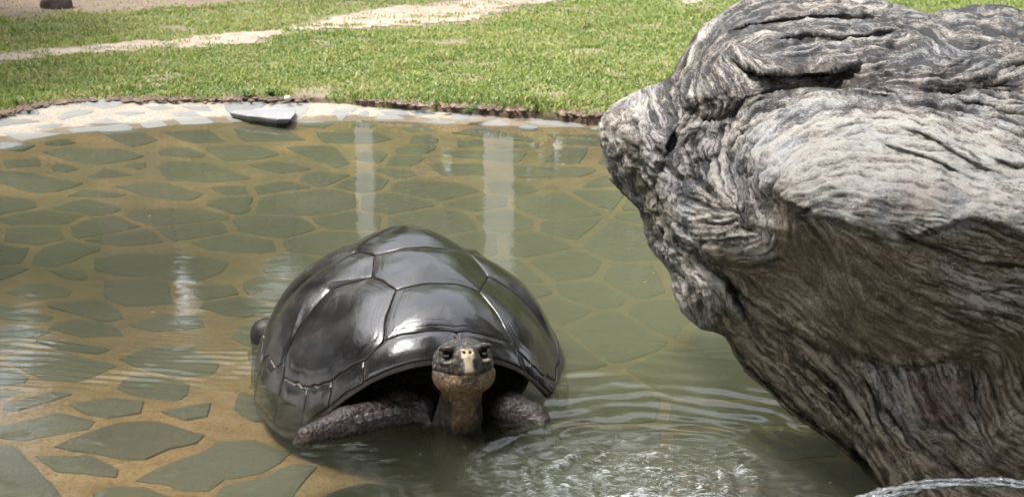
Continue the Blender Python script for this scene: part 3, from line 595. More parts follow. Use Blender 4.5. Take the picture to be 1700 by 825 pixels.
# foliation direction read off the photograph (degrees, y down), then streak noise along it
OR = np.array([(1300, 20, -8), (1450, 10, 2), (1600, 30, 5), (1690, 60, 10), (1250, 40, -25), (1180, 70, -45), (1150, 110, -65), (1180, 140, 60), (1230, 110, 50), (1300, 80, -4), (1300, 140, 8), (1420, 90, -3), (1500, 100, -12), (1560, 80, 35), (1600, 120, -20), (1690, 110, -30), (1440, 140, 4), (1560, 150, 5), (1690, 170, 8),
  (1300, 185, -28), (1400, 172, -4), (1520, 172, 10), (1600, 200, 20), (1690, 230, 22), (1240, 215, -50), (1220, 250, -75), (1300, 240, -38), (1380, 225, -14), (1450, 225, 2), (1540, 250, 18), (1640, 290, 24), (1690, 320, 16), (1300, 280, -40), (1380, 280, -14), (1480, 290, 8), (1340, 320, -18), (1420, 340, 6), (1520, 350, 10), (1620, 345, 6), (1700, 360, 18),
  (1250, 290, 84), (1240, 330, 70), (1270, 360, 62), (1292, 396, 100), (1262, 414, 168), (1200, 404, -8), (1180, 360, -10), (1170, 330, 30), (1190, 290, 80), (1200, 380, -14), (1160, 420, 40), (1150, 490, 65), (1220, 490, 62),
  (1360, 400, 55), (1380, 450, 72), (1400, 500, 68), (1320, 450, 25), (1300, 500, 35), (1480, 430, 30), (1560, 440, 20), (1640, 430, 14), (1700, 470, 10), (1650, 520, 16), (1560, 520, 24), (1480, 540, 28), (1350, 560, 35), (1600, 580, 8),
  (1260, 580, 48), (1300, 630, 46), (1360, 680, 46), (1420, 730, 52), (1460, 780, 60), (1430, 640, 62), (1470, 640, 74), (1400, 610, 50), (1520, 650, 70), (1580, 640, 60), (1540, 720, 36), (1620, 640, 84), (1640, 690, 70), (1600, 760, 40), (1690, 740, 24), (1500, 760, 48), (1700, 800, 28), (1700, 620, 70),
  (1030, 180, -45), (1010, 230, 80), (1060, 220, 60), (1080, 280, 66), (1040, 300, 64), (1110, 220, 80), (1100, 330, 72), (1090, 390, 70), (1150, 220, -60), (1130, 280, 80), (1800, 300, 15), (1900, 500, 30), (1850, 700, 40)], float)
o2 = np.radians(OR[:, 2] * 2); cs_ = np.zeros(GX.shape); sn_ = np.zeros(GX.shape)
for (x_, y_, _), a_ in zip(OR, o2):
    w = 1 / (((GX - x_) ** 2 + (GY - y_) ** 2) / 900 + .3) ** 1.6; cs_ += w * math.cos(a_); sn_ += w * math.sin(a_)
TH = .5 * np.arctan2(sn_, cs_)
TH = TH + .34 * n2(GX, GY, .030, 2, 11.0) + .42 * n2(GX, GY, .085, 2, 3.0)
messy = np.clip(sstep(40, -10, np.hypot((GX - 1085) / 1.0, (GY - 255) / 1.4) - 70), 0, 1); TH = TH + messy * 1.3 * n2(GX, GY, .05, 2, 13.0)
DX, DY = np.cos(TH), np.sin(TH)
def samp(a, i, j):
    i = np.clip(i, 0, a.shape[0] - 1.001); j = np.clip(j, 0, a.shape[1] - 1.001); i0 = i.astype(int); j0 = j.astype(int); u = i - i0; v = j - j0
    return a[i0, j0] * (1 - u) * (1 - v) + a[i0 + 1, j0] * u * (1 - v) + a[i0, j0 + 1] * (1 - u) * v + a[i0 + 1, j0 + 1] * u * v
def lic(src, L, h=1.0):
    acc = src.copy(); n = 1; I0, J0 = np.meshgrid(np.arange(src.shape[0], dtype=float), np.arange(src.shape[1], dtype=float), indexing='ij')
    for sg_ in (1, -1):
        i, j = I0.copy(), J0.copy(); px_, py_ = DX * sg_, DY * sg_
        for k in range(L):
            i = i + px_ * h; j = j + py_ * h; acc = acc + samp(src, i, j); n += 1
            ii = np.clip(i, 0, src.shape[0] - 1).astype(int); jj = np.clip(j, 0, src.shape[1] - 1).astype(int)
            vx, vy = DX[ii, jj], DY[ii, jj]; f = np.where(vx * px_ + vy * py_ < 0, -1, 1); px_, py_ = vx * f, vy * f
    acc = acc / n; m, s = acc.mean(), acc.std(); return np.clip(.5 + (acc - m) / s * .20, 0, 1)
r9 = np.random.default_rng(9); w1_ = r9.random(GX.shape)
thin = lic(w1_, 5); mid = lic(n2(GX, GY, .13, 2, 21.0), 12); thick = lic(n2(GX, GY, .040, 3, 31.0), 30, 1.5)
thin2 = np.clip(.62 * thin + .38 * mid, 0, 1)
thickm = np.clip(.65 * thick + .35 * mid, 0, 1)
bulk = n2(GX, GY, .011, 3, 41.0)
E_ = np.clip(-SD, 0, None); RND = .13
YF = YT + RND * (1 - np.sqrt(np.clip(1 - (1 - np.clip(E_ / 62, 0, 1)) ** 2, 0, 1))) + CY_ * sstep(0, 10, E_) + .028 * bulk * sstep(0, 40, E_)
YBk = YT + RND + .80 * (1 - np.exp(-E_ / 130.0)) + .03 * n2(GX, GY, .012, 3, 51.0) * sstep(0, 40, E_)
VX, VY = GX.copy(), GY.copy()
any_in = np.zeros_like(ins); any_in[:-1, :-1] = ins[:-1, :-1] | ins[1:, :-1] | ins[:-1, 1:] | ins[1:, 1:]
cellv = np.zeros_like(ins)
for a in (0, 1):
    for b in (0, 1): cellv[a:, b:] |= any_in[:GX.shape[0] - a, :GX.shape[1] - b]
edge = cellv & ~ins; ei, ej = np.where(edge); q = np.stack([GX[edge], GY[edge]], -1); A = out; B = np.roll(out, -1, 0); d = B - A
for s in range(0, len(q), 2000):
    w = q[s:s + 2000, None] - A; t = np.clip((w * d).sum(-1) / (d * d).sum(-1), 0, 1); c = A + d * t[..., None]; k = ((q[s:s + 2000, None] - c) ** 2).sum(-1).argmin(1)
    cc = c[np.arange(len(k)), k]; VX[ei[s:s + 2000], ej[s:s + 2000]] = cc[:, 0]; VY[ei[s:s + 2000], ej[s:s + 2000]] = cc[:, 1]
def reg(poly, soft, wob=14): return sstep(soft, -soft, sdist(GX, GY, catmull(poly, 5)) + wob * n2(GX, GY, .02, 4, 61.0))
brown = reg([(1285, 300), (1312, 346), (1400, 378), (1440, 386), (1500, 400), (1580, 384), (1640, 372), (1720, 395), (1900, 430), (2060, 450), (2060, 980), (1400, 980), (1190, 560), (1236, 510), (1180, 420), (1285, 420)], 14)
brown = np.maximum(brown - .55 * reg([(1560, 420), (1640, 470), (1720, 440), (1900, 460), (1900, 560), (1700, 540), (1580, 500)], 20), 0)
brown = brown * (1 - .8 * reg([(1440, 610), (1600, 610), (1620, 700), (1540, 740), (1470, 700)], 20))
PF = at_Y(VX, VY, YF); PB = at_Y(VX, VY, YBk)
nrm = np.cross(np.gradient(PF, axis=0), np.gradient(PF, axis=1)); nrm /= np.linalg.norm(nrm, axis=-1)[..., None] + 1e-9
if nrm[200, 200, 1] > 0: nrm = -nrm
lump = fbm(PF * 9.0, 4); 
smooth_ = np.maximum(reg([(1270, 210), (1330, 180), (1420, 175), (1560, 200), (1700, 240), (1900, 280), (1900, 420), (1700, 385), (1560, 380), (1450, 385), (1340, 350), (1285, 300)], 20), .8 * brown)
amp = 1 - .62 * smooth_
blk1, blk2 = worley(PF.reshape(-1, 3) * np.array([7., 7., 11.]) + .35 * np.stack([lump.ravel()] * 3, -1)); blk = ((blk2 - blk1).reshape(GX.shape))
amp = amp + .45 * reg([(1000, 170), (1120, 130), (1210, 200), (1290, 300), (1290, 410), (1240, 560), (1130, 520), (1050, 350)], 24)
tq = thickm * 6.5 + .25 * lump; ter = (np.floor(tq) + sstep(.30, .70, tq - np.floor(tq))) / 6.5
disp = (.022 * (ter - .5) * (1 - .62 * np.maximum(brown, .7 * smooth_)) + amp * (.0022 * (mid - .5) + .0008 * (thin - .5) + .0060 * lump + .0060 * sstep(0, .28, blk)) + .0022 * fbm(PF * 40, 3)) * sstep(1, 9, E_)
PF = PF + nrm * disp[..., None]
idx = -np.ones(GX.shape, int); idx[cellv] = np.arange(cellv.sum()); nF = cellv.sum()
idb = idx.copy(); inn = cellv & ins; idb[inn] = nF + np.arange(inn.sum())
ci, cj = np.where(any_in)
def quads(I): return np.stack([I[ci, cj], I[ci, cj + 1], I[ci + 1, cj + 1], I[ci + 1, cj]], -1)
V = np.concatenate([PF[cellv], PB[inn]])
org = np.array([0.95, 3.9, 0.0])
bme = mesh_from('boulder', V - org, np.concatenate([quads(idx), quads(idb)[:, ::-1]]), True)
def both(a): return np.concatenate([a[cellv], a[inn]])
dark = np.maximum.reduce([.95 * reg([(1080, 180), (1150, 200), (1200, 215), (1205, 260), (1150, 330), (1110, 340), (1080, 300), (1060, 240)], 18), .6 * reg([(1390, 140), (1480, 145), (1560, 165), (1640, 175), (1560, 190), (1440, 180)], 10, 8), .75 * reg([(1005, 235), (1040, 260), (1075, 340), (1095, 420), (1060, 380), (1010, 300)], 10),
     .6 * reg([(1225, 260), (1262, 270), (1290, 340), (1250, 380), (1215, 330)], 14), .5 * reg([(1230, 60), (1380, 90), (1400, 120), (1300, 122), (1230, 100)], 16)])  # last patch paints the shade beneath the upper shelf
red = np.maximum(reg([(1510, 620), (1600, 630), (1610, 680), (1560, 710), (1510, 680)], 22), .5 * reg([(1520, 300), (1580, 310), (1570, 350), (1500, 345)], 18))
moss = np.maximum.reduce([reg([(1030, 225), (1060, 240), (1110, 330), (1110, 400), (1080, 380), (1060, 320)], 20), .8 * reg([(1440, 540), (1540, 540), (1560, 580), (1470, 590)], 20), .5 * reg([(1680, 520), (1760, 520), (1760, 640), (1690, 620)], 20)])
line = np.clip(sstep(.34, .20, .55 * thin + .45 * mid) + .8 * sstep(.30, .16, mid), 0, 1) * .6
line = line * (1 - .6 * brown)
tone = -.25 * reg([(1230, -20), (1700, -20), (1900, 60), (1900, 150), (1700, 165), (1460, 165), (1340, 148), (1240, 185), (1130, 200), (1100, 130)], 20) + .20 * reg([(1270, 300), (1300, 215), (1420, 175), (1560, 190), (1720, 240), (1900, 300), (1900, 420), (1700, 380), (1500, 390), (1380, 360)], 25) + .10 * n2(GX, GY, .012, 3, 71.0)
con = 1 - .55 * reg([(1300, 380), (1420, 400), (1480, 420), (1560, 530), (1700, 560), (1900, 560), (1900, 620), (1640, 590), (1480, 590), (1400, 570), (1310, 500)], 25) + .55 * reg([(1215, 570), (1300, 570), (1400, 640), (1470, 720), (1540, 810), (1480, 830), (1400, 740), (1290, 660)], 16) - .25 * reg([(1280, 300), (1320, 230), (1420, 200), (1540, 230), (1640, 300), (1680, 370), (1560, 370), (1450, 375), (1340, 345)], 20)
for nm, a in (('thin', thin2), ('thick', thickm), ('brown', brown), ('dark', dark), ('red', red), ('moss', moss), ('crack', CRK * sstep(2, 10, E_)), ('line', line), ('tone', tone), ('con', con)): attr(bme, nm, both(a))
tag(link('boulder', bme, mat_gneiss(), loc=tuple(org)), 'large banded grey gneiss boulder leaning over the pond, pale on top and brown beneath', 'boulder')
print('boulder verts', len(V))

# ------------------------------------------------------------------ tortoise
DP = [-0.3405, 4.6841, 0.2575, 0.5936, 0.7194, 0.5241, 0.3751, 0.514, 0.6945, 2.0409, -0.1096, 0.312, 1.067, -0.02, 0.0491, 1.2544]
tort = empty('tortoise', (DP[0], DP[1], -.14)); tag(tort, 'giant tortoise with a glossy dark domed shell wading towards the camera, head raised', 'tortoise')
TO = np.array(tort.location)
def dome(phi, rho):
    cx, cy, a, Lf, Lb, W, Hc, e1, e2, pw, zr0, zr1, gw, fl, hump, gk = DP
    cf, sf = np.cos(phi), np.sin(phi); L = np.where(cf > 0, Lf, Lb); k = (np.abs(cf) ** 2.02 + np.abs(sf) ** 2.02) ** (-1 / 2.02)
    S = L * rho * cf * k; l = W * rho * sf * k; ph = np.arctan2(np.sin(phi), np.cos(phi))
    g = np.cos(np.pi / 2 * np.minimum(np.abs(ph) / gw, 1) ** gk) ** 1.6; zr = zr0 + zr1 * g
    e = e1 + (e2 - e1) * np.clip((cf + .2) / 1.2, 0, 1) ** 1.5
    z = zr + (Hc - zr) * np.clip(1 - rho ** pw, 0, 1) ** e + hump * np.exp(-((l / .16) ** 2 + ((S + .06) / .24) ** 2))
    fx_, fy_ = math.sin(a), -math.cos(a); rx, ry = math.cos(a), math.sin(a)
    return np.stack([cx + S * fx_ + l * rx, cy + S * fy_ + l * ry, z], -1)
def dome_pq(p, q): return dome(np.arctan2(q, p), np.minimum(np.hypot(p, q), 1.0))
def dome_n(p, q):
    r = np.hypot(p, q); f = np.where(r > .975, .975 / np.maximum(r, 1e-6), 1); p = p * f; q = q * f; e = .012
    n = np.cross(dome_pq(p + e, q) - dome_pq(p - e, q), dome_pq(p, q + e) - dome_pq(p, q - e)); n /= np.linalg.norm(n, axis=-1)[..., None] + 1e-9
    return np.where(n[..., 2:] < -.05, -n, n) * np.where(np.mean(n[..., 2]) < 0, -1, 1)
# shell underlayer: outer skin, rim, inner skin
ph = np.linspace(-math.pi, math.pi, 181)[:-1]; rh = np.sin(np.linspace(0.02, 1, 40) * math.pi / 2)
rows = []
for r_ in rh:
    p, q = r_ * np.cos(ph), r_ * np.sin(ph); rows.append(dome_pq(p, q) - .005 * dome_n(p, q))
def rimrow(dn, sc):
    p, q = np.cos(ph), np.sin(ph); v = dome_pq(p, q); c = np.array([DP[0], DP[1], 0]); v2 = v.copy(); v2[:, :2] = c[:2] + (v[:, :2] - c[:2]) * sc; v2[:, 2] += dn; return v2
rows += [rimrow(-.010, 1.0), rimrow(-.016, .985), rimrow(-.012, .955)]
for r_ in rh[::-1][2:]:
    p, q = r_ * np.cos(ph) * .97, r_ * np.sin(ph) * .97; rows.append(dome_pq(p, q) - .032 * dome_n(p, q))
v = np.concatenate(rows); nr = len(rows); f = grid_faces(nr, len(ph), True)
v = np.concatenate([v, [rows[0].mean(0)], [rows[-1].mean(0)]]); n_ = len(ph)
tri = np.array([(len(v) - 2, (i + 1) % n_, i) for i in range(n_)] + [(len(v) - 1, (nr - 1) * n_ + i, (nr - 1) * n_ + (i + 1) % n_) for i in range(n_)])
cme = mesh_from('carapace', v - TO, [f, tri], True); rim_ = np.concatenate([np.full(n_, float(sstep(.80, .88, np.array(r_)) - sstep(.97, .99, np.array(r_)))) for r_ in rh] + [np.zeros(len(v) - n_ * len(rh))]); attr(cme, 'rim', rim_); carap = link('carapace', cme, mat_seam(), tort)
SCU = {
 'V1': [(0.514, -0.182), (0.515, 0.06), (0.505, 0.322), (0.68, 0.385), (0.837, 0.435), (0.87, 0.27), (0.885, 0.08), (0.86, -0.15), (0.819, -0.331), (0.671, -0.278)],
 'V2': [(0.514, -0.182), (0.515, 0.06), (0.505, 0.322), (0.222, 0.446), (-0.021, 0.394), (0.1, 0.22), (0.156, 0.037), (0.135, -0.11), (0.094, -0.233), (0.284, -0.284)],
 'V3': [(0.094, -0.233), (0.135, -0.11), (0.156, 0.037), (0.1, 0.22), (-0.021, 0.394), (-.22, .42), (-.42, .3), (-.46, .02), (-.42, -.25), (-0.078, -0.315)],
 'V4': [(-.42, -.25), (-.46, .02), (-.42, .3), (-.56, .36), (-.70, .25), (-.68, -.25), (-.56, -.34)], 'V5': [(-.68, -.25), (-.70, .25), (-.88, .3), (-.95, 0), (-.88, -.3)],
 'C1': [(0.284, -0.284), (0.514, -0.182), (0.671, -0.278), (0.819, -0.331), (0.831, -0.432), (0.73, -0.613), (0.585, -0.735), (0.369, -0.85), (0.303, -0.833), (0.235, -0.722), (0.17, -0.507)],
 'C2': [(0.284, -0.284), (0.094, -0.233), (-0.078, -0.315), (-0.12, -0.55), (-0.15, -0.75), (-0.16, -0.909), (0.041, -0.942), (0.3, -0.87), (0.303, -0.833), (0.235, -0.722), (0.17, -0.507)],
 'C3': [(-0.078, -0.315), (-.42, -.25), (-.56, -.34), (-.60, -.5), (-.62, -.68), (-.45, -.80), (-0.16, -0.909), (-0.15, -0.75), (-0.12, -0.55)], 'C4': [(-.56, -.34), (-.68, -.25), (-.88, -.3), (-.77, -.5), (-.62, -.68), (-.60, -.5)],
 'D1': [(0.505, 0.322), (0.68, 0.385), (0.837, 0.435), (0.82, 0.53), (0.75, 0.64), (0.62, 0.75), (0.38, 0.86), (0.28, 0.72), (0.24, 0.6), (0.222, 0.446)],
 'D2': [(0.222, 0.446), (0.24, 0.6), (0.28, 0.72), (0.38, 0.86), (0, .92), (-.259, .90), (-.24, .72), (-.18, .52), (-0.021, 0.394)],
 'D3': [(-0.021, 0.394), (-.18, .52), (-.24, .72), (-.259, .90), (-.45, .80), (-.62, .68), (-.60, .5), (-.56, .36), (-.42, .3), (-.22, .42)], 'D4': [(-.56, .36), (-.60, .5), (-.62, .68), (-.77, .5), (-.88, .3), (-.70, .25)]}
left = [(0.885, 0.08), (0.86, -0.15), (0.819, -0.331), (0.831, -0.432), (0.73, -0.613), (0.585, -0.735), (0.369, -0.85), (0.303, -0.833), (0.3, -0.87), (0.041, -0.942), (-0.16, -0.909), (-.45, -.80), (-.62, -.68), (-.77, -.5), (-.88, -.3), (-.95, 0)]
right = [(0.885, 0.08), (0.87, 0.27), (0.837, 0.435), (0.82, 0.53), (0.75, 0.64), (0.62, 0.75), (0.38, 0.86), (0, .92), (-.259, .90), (-.45, .80), (-.62, .68), (-.77, .5), (-.88, .3), (-.95, 0)]
def marginals(inner, cuts, nm):
    for k, (i, j) in enumerate(cuts):
        a = inner[i:j + 1]; p0 = math.atan2(a[0][1], a[0][0]); p1 = math.atan2(a[-1][1], a[-1][0])
        if a[-1][0] == -.95: p1 = math.copysign(math.pi, p0)
        arc = [(math.cos(t), math.sin(t)) for t in np.linspace(p1, p0, 9)]
        SCU[nm + str(k)] = a + arc
marginals(left, [(0, 3), (3, 4), (4, 5), (5, 6), (6, 9), (9, 10), (10, 11), (11, 12), (12, 13), (13, 14), (14, 15)], 'L')
marginals(right, [(0, 2), (2, 3), (3, 4), (4, 5), (5, 6), (6, 7), (7, 8), (8, 9), (9, 10), (10, 11), (11, 12), (12, 13)], 'R')
scm = mat_scute()
for nm, poly in SCU.items():
    P = np.array(poly, float)
    if np.hypot(*(P[0] - P[-1])) < 1e-6: P = P[:-1]
    per = []; big = nm[0] in 'VCD'; step = .022
    for a, b in zip(P, np.roll(P, -1, 0)):
        n = max(2, int(np.hypot(*(b - a)) / step)); t = np.arange(n)[:, None] / n; per.append(a + (b - a) * t)
    B = np.concatenate(per)
    rr = np.hypot(*B.T); wob = np.where(rr > .985, 0, 1)[:, None]
    B = B + wob * (.009 * np.stack([n2(B[:, 0], B[:, 1], 7, 2, 1), n2(B[:, 0], B[:, 1], 7, 2, 2)], -1) + (.006 * np.stack([n2(B[:, 0], B[:, 1], 30, 1, 3), n2(B[:, 0], B[:, 1], 30, 1, 4)], -1)) * sstep(.8, .9, rr)[:, None])
    c = B.mean(0) if big else B.mean(0) * (np.hypot(*B.mean(0)) ** 0)
    nb = 15 if big else 8; ts = np.concatenate([[0, 0.004, .012], np.linspace(.04, 1, nb)[:-1] ** 1.15]); vs = []; eg = []
    d = B - c; Ld = np.hypot(*d.T)[:, None]; n = len(B)
    for k, t in enumerate(ts):
        Q = c + d * np.maximum(1 - np.where(rr > .84, .0036, .0022)[:, None] / Ld, .5) * (1 - t)
        up = -.007 if k == 0 else (0.0 if k == 1 else .0018)
        bulge = (.013 if big else .004) * (1 - (1 - t) ** 2.2) if k > 1 else 0
        rip = .0009 * math.sin(t * 38) * (1 - t) if k > 2 else 0
        vs.append(dome_pq(Q[:, 0], Q[:, 1]) + dome_n(Q[:, 0], Q[:, 1]) * (up + bulge + rip + .0035 * n2(Q[:, 0], Q[:, 1], 5.0, 2, 7.0)[:, None] * min(1, t * 6))); eg += [1 - t] * n
    vc = dome_pq(c[0:1], c[1:2]) + dome_n(c[0:1], c[1:2]) * (.0148 if big else .0058)
    v = np.concatenate(vs + [vc]); org_ = v[-1].copy(); f = grid_faces(len(ts), n, True); tri = np.array([(len(v) - 1, (len(ts) - 1) * n + i, (len(ts) - 1) * n + (i + 1) % n) for i in range(n)])
    x0 = np.cross(v[1] - v[0], v[n] - v[0])
    a_, b_ = B, np.roll(B, -1, 0); ar = .5 * (a_[:, 0] * b_[:, 1] - b_[:, 0] * a_[:, 1]).sum()
    if ar > 0: f = f[:, ::-1]; tri = tri[:, ::-1]
    me = mesh_from('scute', v - org_, [f, tri], True); attr(me, 'edge', eg + [0]); link('scute', me, scm, carap, tuple(org_ - TO))

# ---- body: one continuous surface (head, neck, front legs, trunk, hind leg) from a distance field
HC = at_Y(770., 606., 4.03); tc = np.array([0, 0, H]) - HC; tc /= np.linalg.norm(tc)
hr = np.cross(np.array([0, 0, 1.0]), tc); hr /= np.linalg.norm(hr); hr = hr if hr[0] > 0 else -hr
yaw = R(8.0); hf = tc * math.cos(yaw) + hr * math.sin(yaw); hr = np.cross(np.array([0, 0, 1.0]), hf); hr /= np.linalg.norm(hr); hr = hr if hr[0] > 0 else -hr
hu = np.cross(hf, hr); hu = hu if hu[2] > 0 else -hu
HS = 1.06
def hw(x, y, z): return HC + (hr * x + hu * y + hf * z) * HS
def ell(q, c, r):
    k = (q - np.array(c)) / np.array(r); k0 = np.linalg.norm(k, axis=-1); k1 = np.linalg.norm(k / np.array(r), axis=-1); return k0 * (k0 - 1) / np.maximum(k1, 1e-6)
def cap(p, a, b, ra, rb):
    a = np.asarray(a); b = np.asarray(b); d = b - a; t = np.clip(((p - a) @ d) / (d @ d), 0, 1); return np.linalg.norm(p - a - t[..., None] * d, axis=-1) - (ra + (rb - ra) * t)
def smin(a, b, k): h = np.clip(.5 + .5 * (b - a) / k, 0, 1); return b + (a - b) * h - k * h * (1 - h)
N1 = at_Y(764., 692., 4.08)
LEG = [(at_Y(718., 684., 4.44), at_Y(672., 689., 4.19), .082, .066), (at_Y(672., 689., 4.19), at_Y(575., 711., 4.07), .066, .050), (at_Y(575., 711., 4.07), at_Y(510., 731., 3.99), .050, .033)]
REG = [(at_Y(800., 688., 4.44), at_Y(846., 691., 4.21), .080, .062), (at_Y(846., 691., 4.21), at_Y(884., 702., 4.17), .062, .046), (at_Y(884., 702., 4.17), at_Y(900., 712., 4.13), .046, .032)]
def legs_d(p):
    p = p - np.array([0, 0, .010]); d = None
    for S in (LEG, REG):
        for a, b, ra, rb in S: e = cap(p, a, b, ra, rb); d = e if d is None else smin(d, e, .02)
    ft_ = LEG[2][1]
    for k in range(4):
        tip = ft_ + np.array([-.030 - .004 * k, -.028 + .022 * k, -.012]); d = smin(d, cap(p, ft_ + np.array([0, -.02 + .016 * k, -.004]), tip, .013, .006), .012)
    return d
def neck_d(p):
    d = cap(p, hw(0, -.035, -.035), N1, .060, .056); d = smin(d, cap(p, N1, N1 + np.array([.0, .05, -.13]), .056, .068), .03)
    d = smin(d, cap(p, N1 + np.array([0, .05, -.13]), np.array([DP[0] + .03, 4.5, -.06]), .068, .11), .05)
    d = smin(d, cap(p, at_Y(706., 668., 4.16), at_Y(712., 705., 4.13), .020, .024), .02); d = smin(d, cap(p, at_Y(738., 664., 4.09), at_Y(730., 704., 4.10), .014, .022), .018); return d
def head_q(p): q = (p - HC) / HS; return np.stack([q @ hr, q @ hu, q @ hf], -1)
def ym(x): return -.026 + .016 * (np.abs(x) / .08) ** 2
def head_d(p):
    q = head_q(p); x, y, z = q[..., 0], q[..., 1], q[..., 2]; qa = np.stack([np.abs(x), y, z], -1)
    d = ell(q, (0, .014, -.02), (.081, .060, .084)); d = smin(d, ell(q, (0, .006, .046), (.041, .045, .050)), .022)
    d = smin(d, ell(q, (0, -.046, .006), (.063, .034, .072)), .022); d = smin(d, ell(qa, (.044, -.026, -.012), (.042, .044, .052)), .02)
    d = smin(d, ell(qa, (.049, .0475, .044), (.024, .0095, .022)), .012); d = smin(d, ell(qa, (.055, .010, .040), (.016, .009, .02)), .010)
    d = smin(d, ell(q, (0, -.018, .082), (.020, .020, .016)), .016)
    so = ell(qa, (.054, .030, .058), (.0205, .0165, .019)); d = -smin(-d, so, .006)
    d = d + .0065 * np.exp(-((y - ym(x)) / .0030) ** 2) * sstep(-.03, .0, z)
    d = d + .010 * np.exp(-(((np.abs(x) - .0085) / .0042) ** 2 + ((y - .033) / .0042) ** 2)) * (z > .04)
    return d
def trunk_d(p):
    a = DP[2]; f_ = np.array([math.sin(a), -math.cos(a), 0]); r_ = np.array([math.cos(a), math.sin(a), 0]); c = np.array([DP[0], DP[1] + .05, -.05]); q = p - c
    return ell(np.stack([q @ r_, q @ f_, q[..., 2]], -1), (0, 0, 0), (.40, .46, .15))
def hind_d(p): return smin(cap(p, (-.62, 4.88, -.02), (-.855, 4.87, .022), .08, .048), cap(p, (-.855, 4.87, .022), (-.87, 4.85, -.14), .048, .042), .03)
def body_d(p, front):
    d = smin(trunk_d(p), neck_d(p), .05); d = smin(d, legs_d(p), .025)
    return smin(d, head_d(p), .022) if front else smin(d, hind_d(p), .03)
def surface_nets(fn, lo, hi, h):
    ax_ = [np.arange(a, b + h, h) for a, b in zip(lo, hi)]; nx, ny, nz = map(len, ax_); D = np.empty((nx, ny, nz), np.float32)
    for i in range(0, nx, 24): D[i:i + 24] = fn(np.stack(np.meshgrid(ax_[0][i:i + 24], ax_[1], ax_[2], indexing='ij'), -1))
    D[0] = D[-1] = .01; D[:, 0] = D[:, -1] = .01; D[:, :, 0] = D[:, :, -1] = .01
    I = D < 0; cnt = sum(I[a:nx - 1 + a, b:ny - 1 + b, c:nz - 1 + c].astype(np.int8) for a in (0, 1) for b in (0, 1) for c in (0, 1))
    act = np.argwhere((cnt > 0) & (cnt < 8)); idm = -np.ones((nx, ny, nz), np.int32); idm[tuple(act.T)] = np.arange(len(act))
    cor = [(a, b, c) for a in (0, 1) for b in (0, 1) for c in (0, 1)]; val = {c: D[act[:, 0] + c[0], act[:, 1] + c[1], act[:, 2] + c[2]] for c in cor}
    S = np.zeros((len(act), 3)); N = np.zeros(len(act))
    for c0 in cor:
        for k in range(3):
            if c0[k] == 0:
                c1 = list(c0); c1[k] = 1; c1 = tuple(c1); a, b = val[c0], val[c1]; m = (a < 0) != (b < 0); t = np.where(m, a / np.where(m, a - b, 1), 0)
                S += np.where(m[:, None], np.array(c0) + t[:, None] * (np.array(c1) - np.array(c0)), 0); N += m
    Vv = np.array(lo) + (act + S / N[:, None]) * h; F = []
    for k in range(3):
        sl0 = [slice(None)] * 3; sl1 = [slice(None)] * 3; sl0[k] = slice(0, -1); sl1[k] = slice(1, None)
        X_ = np.argwhere(I[tuple(sl0)] != I[tuple(sl1)]); u, w = [(1, 2), (2, 0), (0, 1)][k]; X_ = X_[(X_[:, u] > 0) & (X_[:, w] > 0)]
        e = np.zeros((4, 3), int); e[0, [u, w]] = (-1, -1); e[1, [u, w]] = (0, -1); e[3, [u, w]] = (-1, 0)
        Q = np.stack([idm[tuple((X_ + e[j]).T)] for j in range(4)], -1); fl = I[tuple(X_.T)]; Q = np.where(fl[:, None], Q, Q[:, ::-1]); F.append(Q[(Q >= 0).all(1)])
    return Vv, np.concatenate(F)
v1, f1 = surface_nets(lambda p: body_d(p, True), (-.66, 3.87, -.17), (.26, 4.52, .33), .0034)
v2, f2 = surface_nets(lambda p: body_d(p, False), (-1.0, 4.40, -.26), (.3, 5.3, .16), .012)
nv = np.zeros_like(v1); fn_ = np.cross(v1[f1[:, 2]] - v1[f1[:, 0]], v1[f1[:, 3]] - v1[f1[:, 1]])
for k in range(4): np.add.at(nv, f1[:, k], fn_)
nv /= np.linalg.norm(nv, axis=1)[:, None] + 1e-12
dl, dh, dn = legs_d(v1), head_d(v1), neck_d(v1); legm = sstep(.03, .008, dl) * sstep(.0, .02, np.minimum(dh, dn) - dl + .012)
big = sstep(.06, -.02, v1[:, 2] - .012) ; F1, F2 = worley(v1 * (1 / .0165)); e_ = F2 - F1
plate = sstep(.0, .22, e_)
hq = head_q(v1); hm = sstep(.02, .0, dh); skinw = sstep(.0, .03, dl)
F1h, F2h = worley(v1 / .011); ph_ = sstep(0, .2, F2h - F1h)
v1 = v1 + nv * (legm * .0024 * plate + .0012 * hm * ph_ + skinw * .0045 * fbm(v1 * np.array([70, 70, 24.]), 3) * sstep(.004, .02, dh))[:, None]
x, y, z = hq.T; nsx = n2(x, y, 45.0, 3)
cream = sstep(.019, .012, np.abs(x) * np.where(y < .018, 1.35, 1.0) + .004 * nsx) * sstep(-.026, -.014, y) * sstep(.046, .040, y) * sstep(.045, .06, z)
nost = np.exp(-(((np.abs(x) - .0085) / .0046) ** 2 + ((y - .033) / .0046) ** 2)) * (z > .04); lid = np.exp(-(((np.abs(x) - .052) / .016) ** 2 + ((y - .008 - .25 * np.abs(np.abs(x) - .052)) / .0045) ** 2)) * sstep(.01, .03, z); cream = np.maximum(cream, .75 * sstep(.35, .7, lid + .3 * nsx)) * (1 - sstep(.25, .5, nost))
och = sstep(-.014, -.036, y + .016 * nsx) * sstep(.03, -.005, dh) * sstep(-.10, -.02, z); och = och * (1 - .85 * np.exp(-((x / .028) ** 2 + ((y + .047) / .012) ** 2)) * (z > .03))
throat = sstep(.042, .028, np.abs(x + .002) + .006 * nsx) * sstep(-.06, -.075, y) * sstep(-.20, -.13, y) * sstep(.02, .002, dn); och = np.maximum(och, throat * .55)
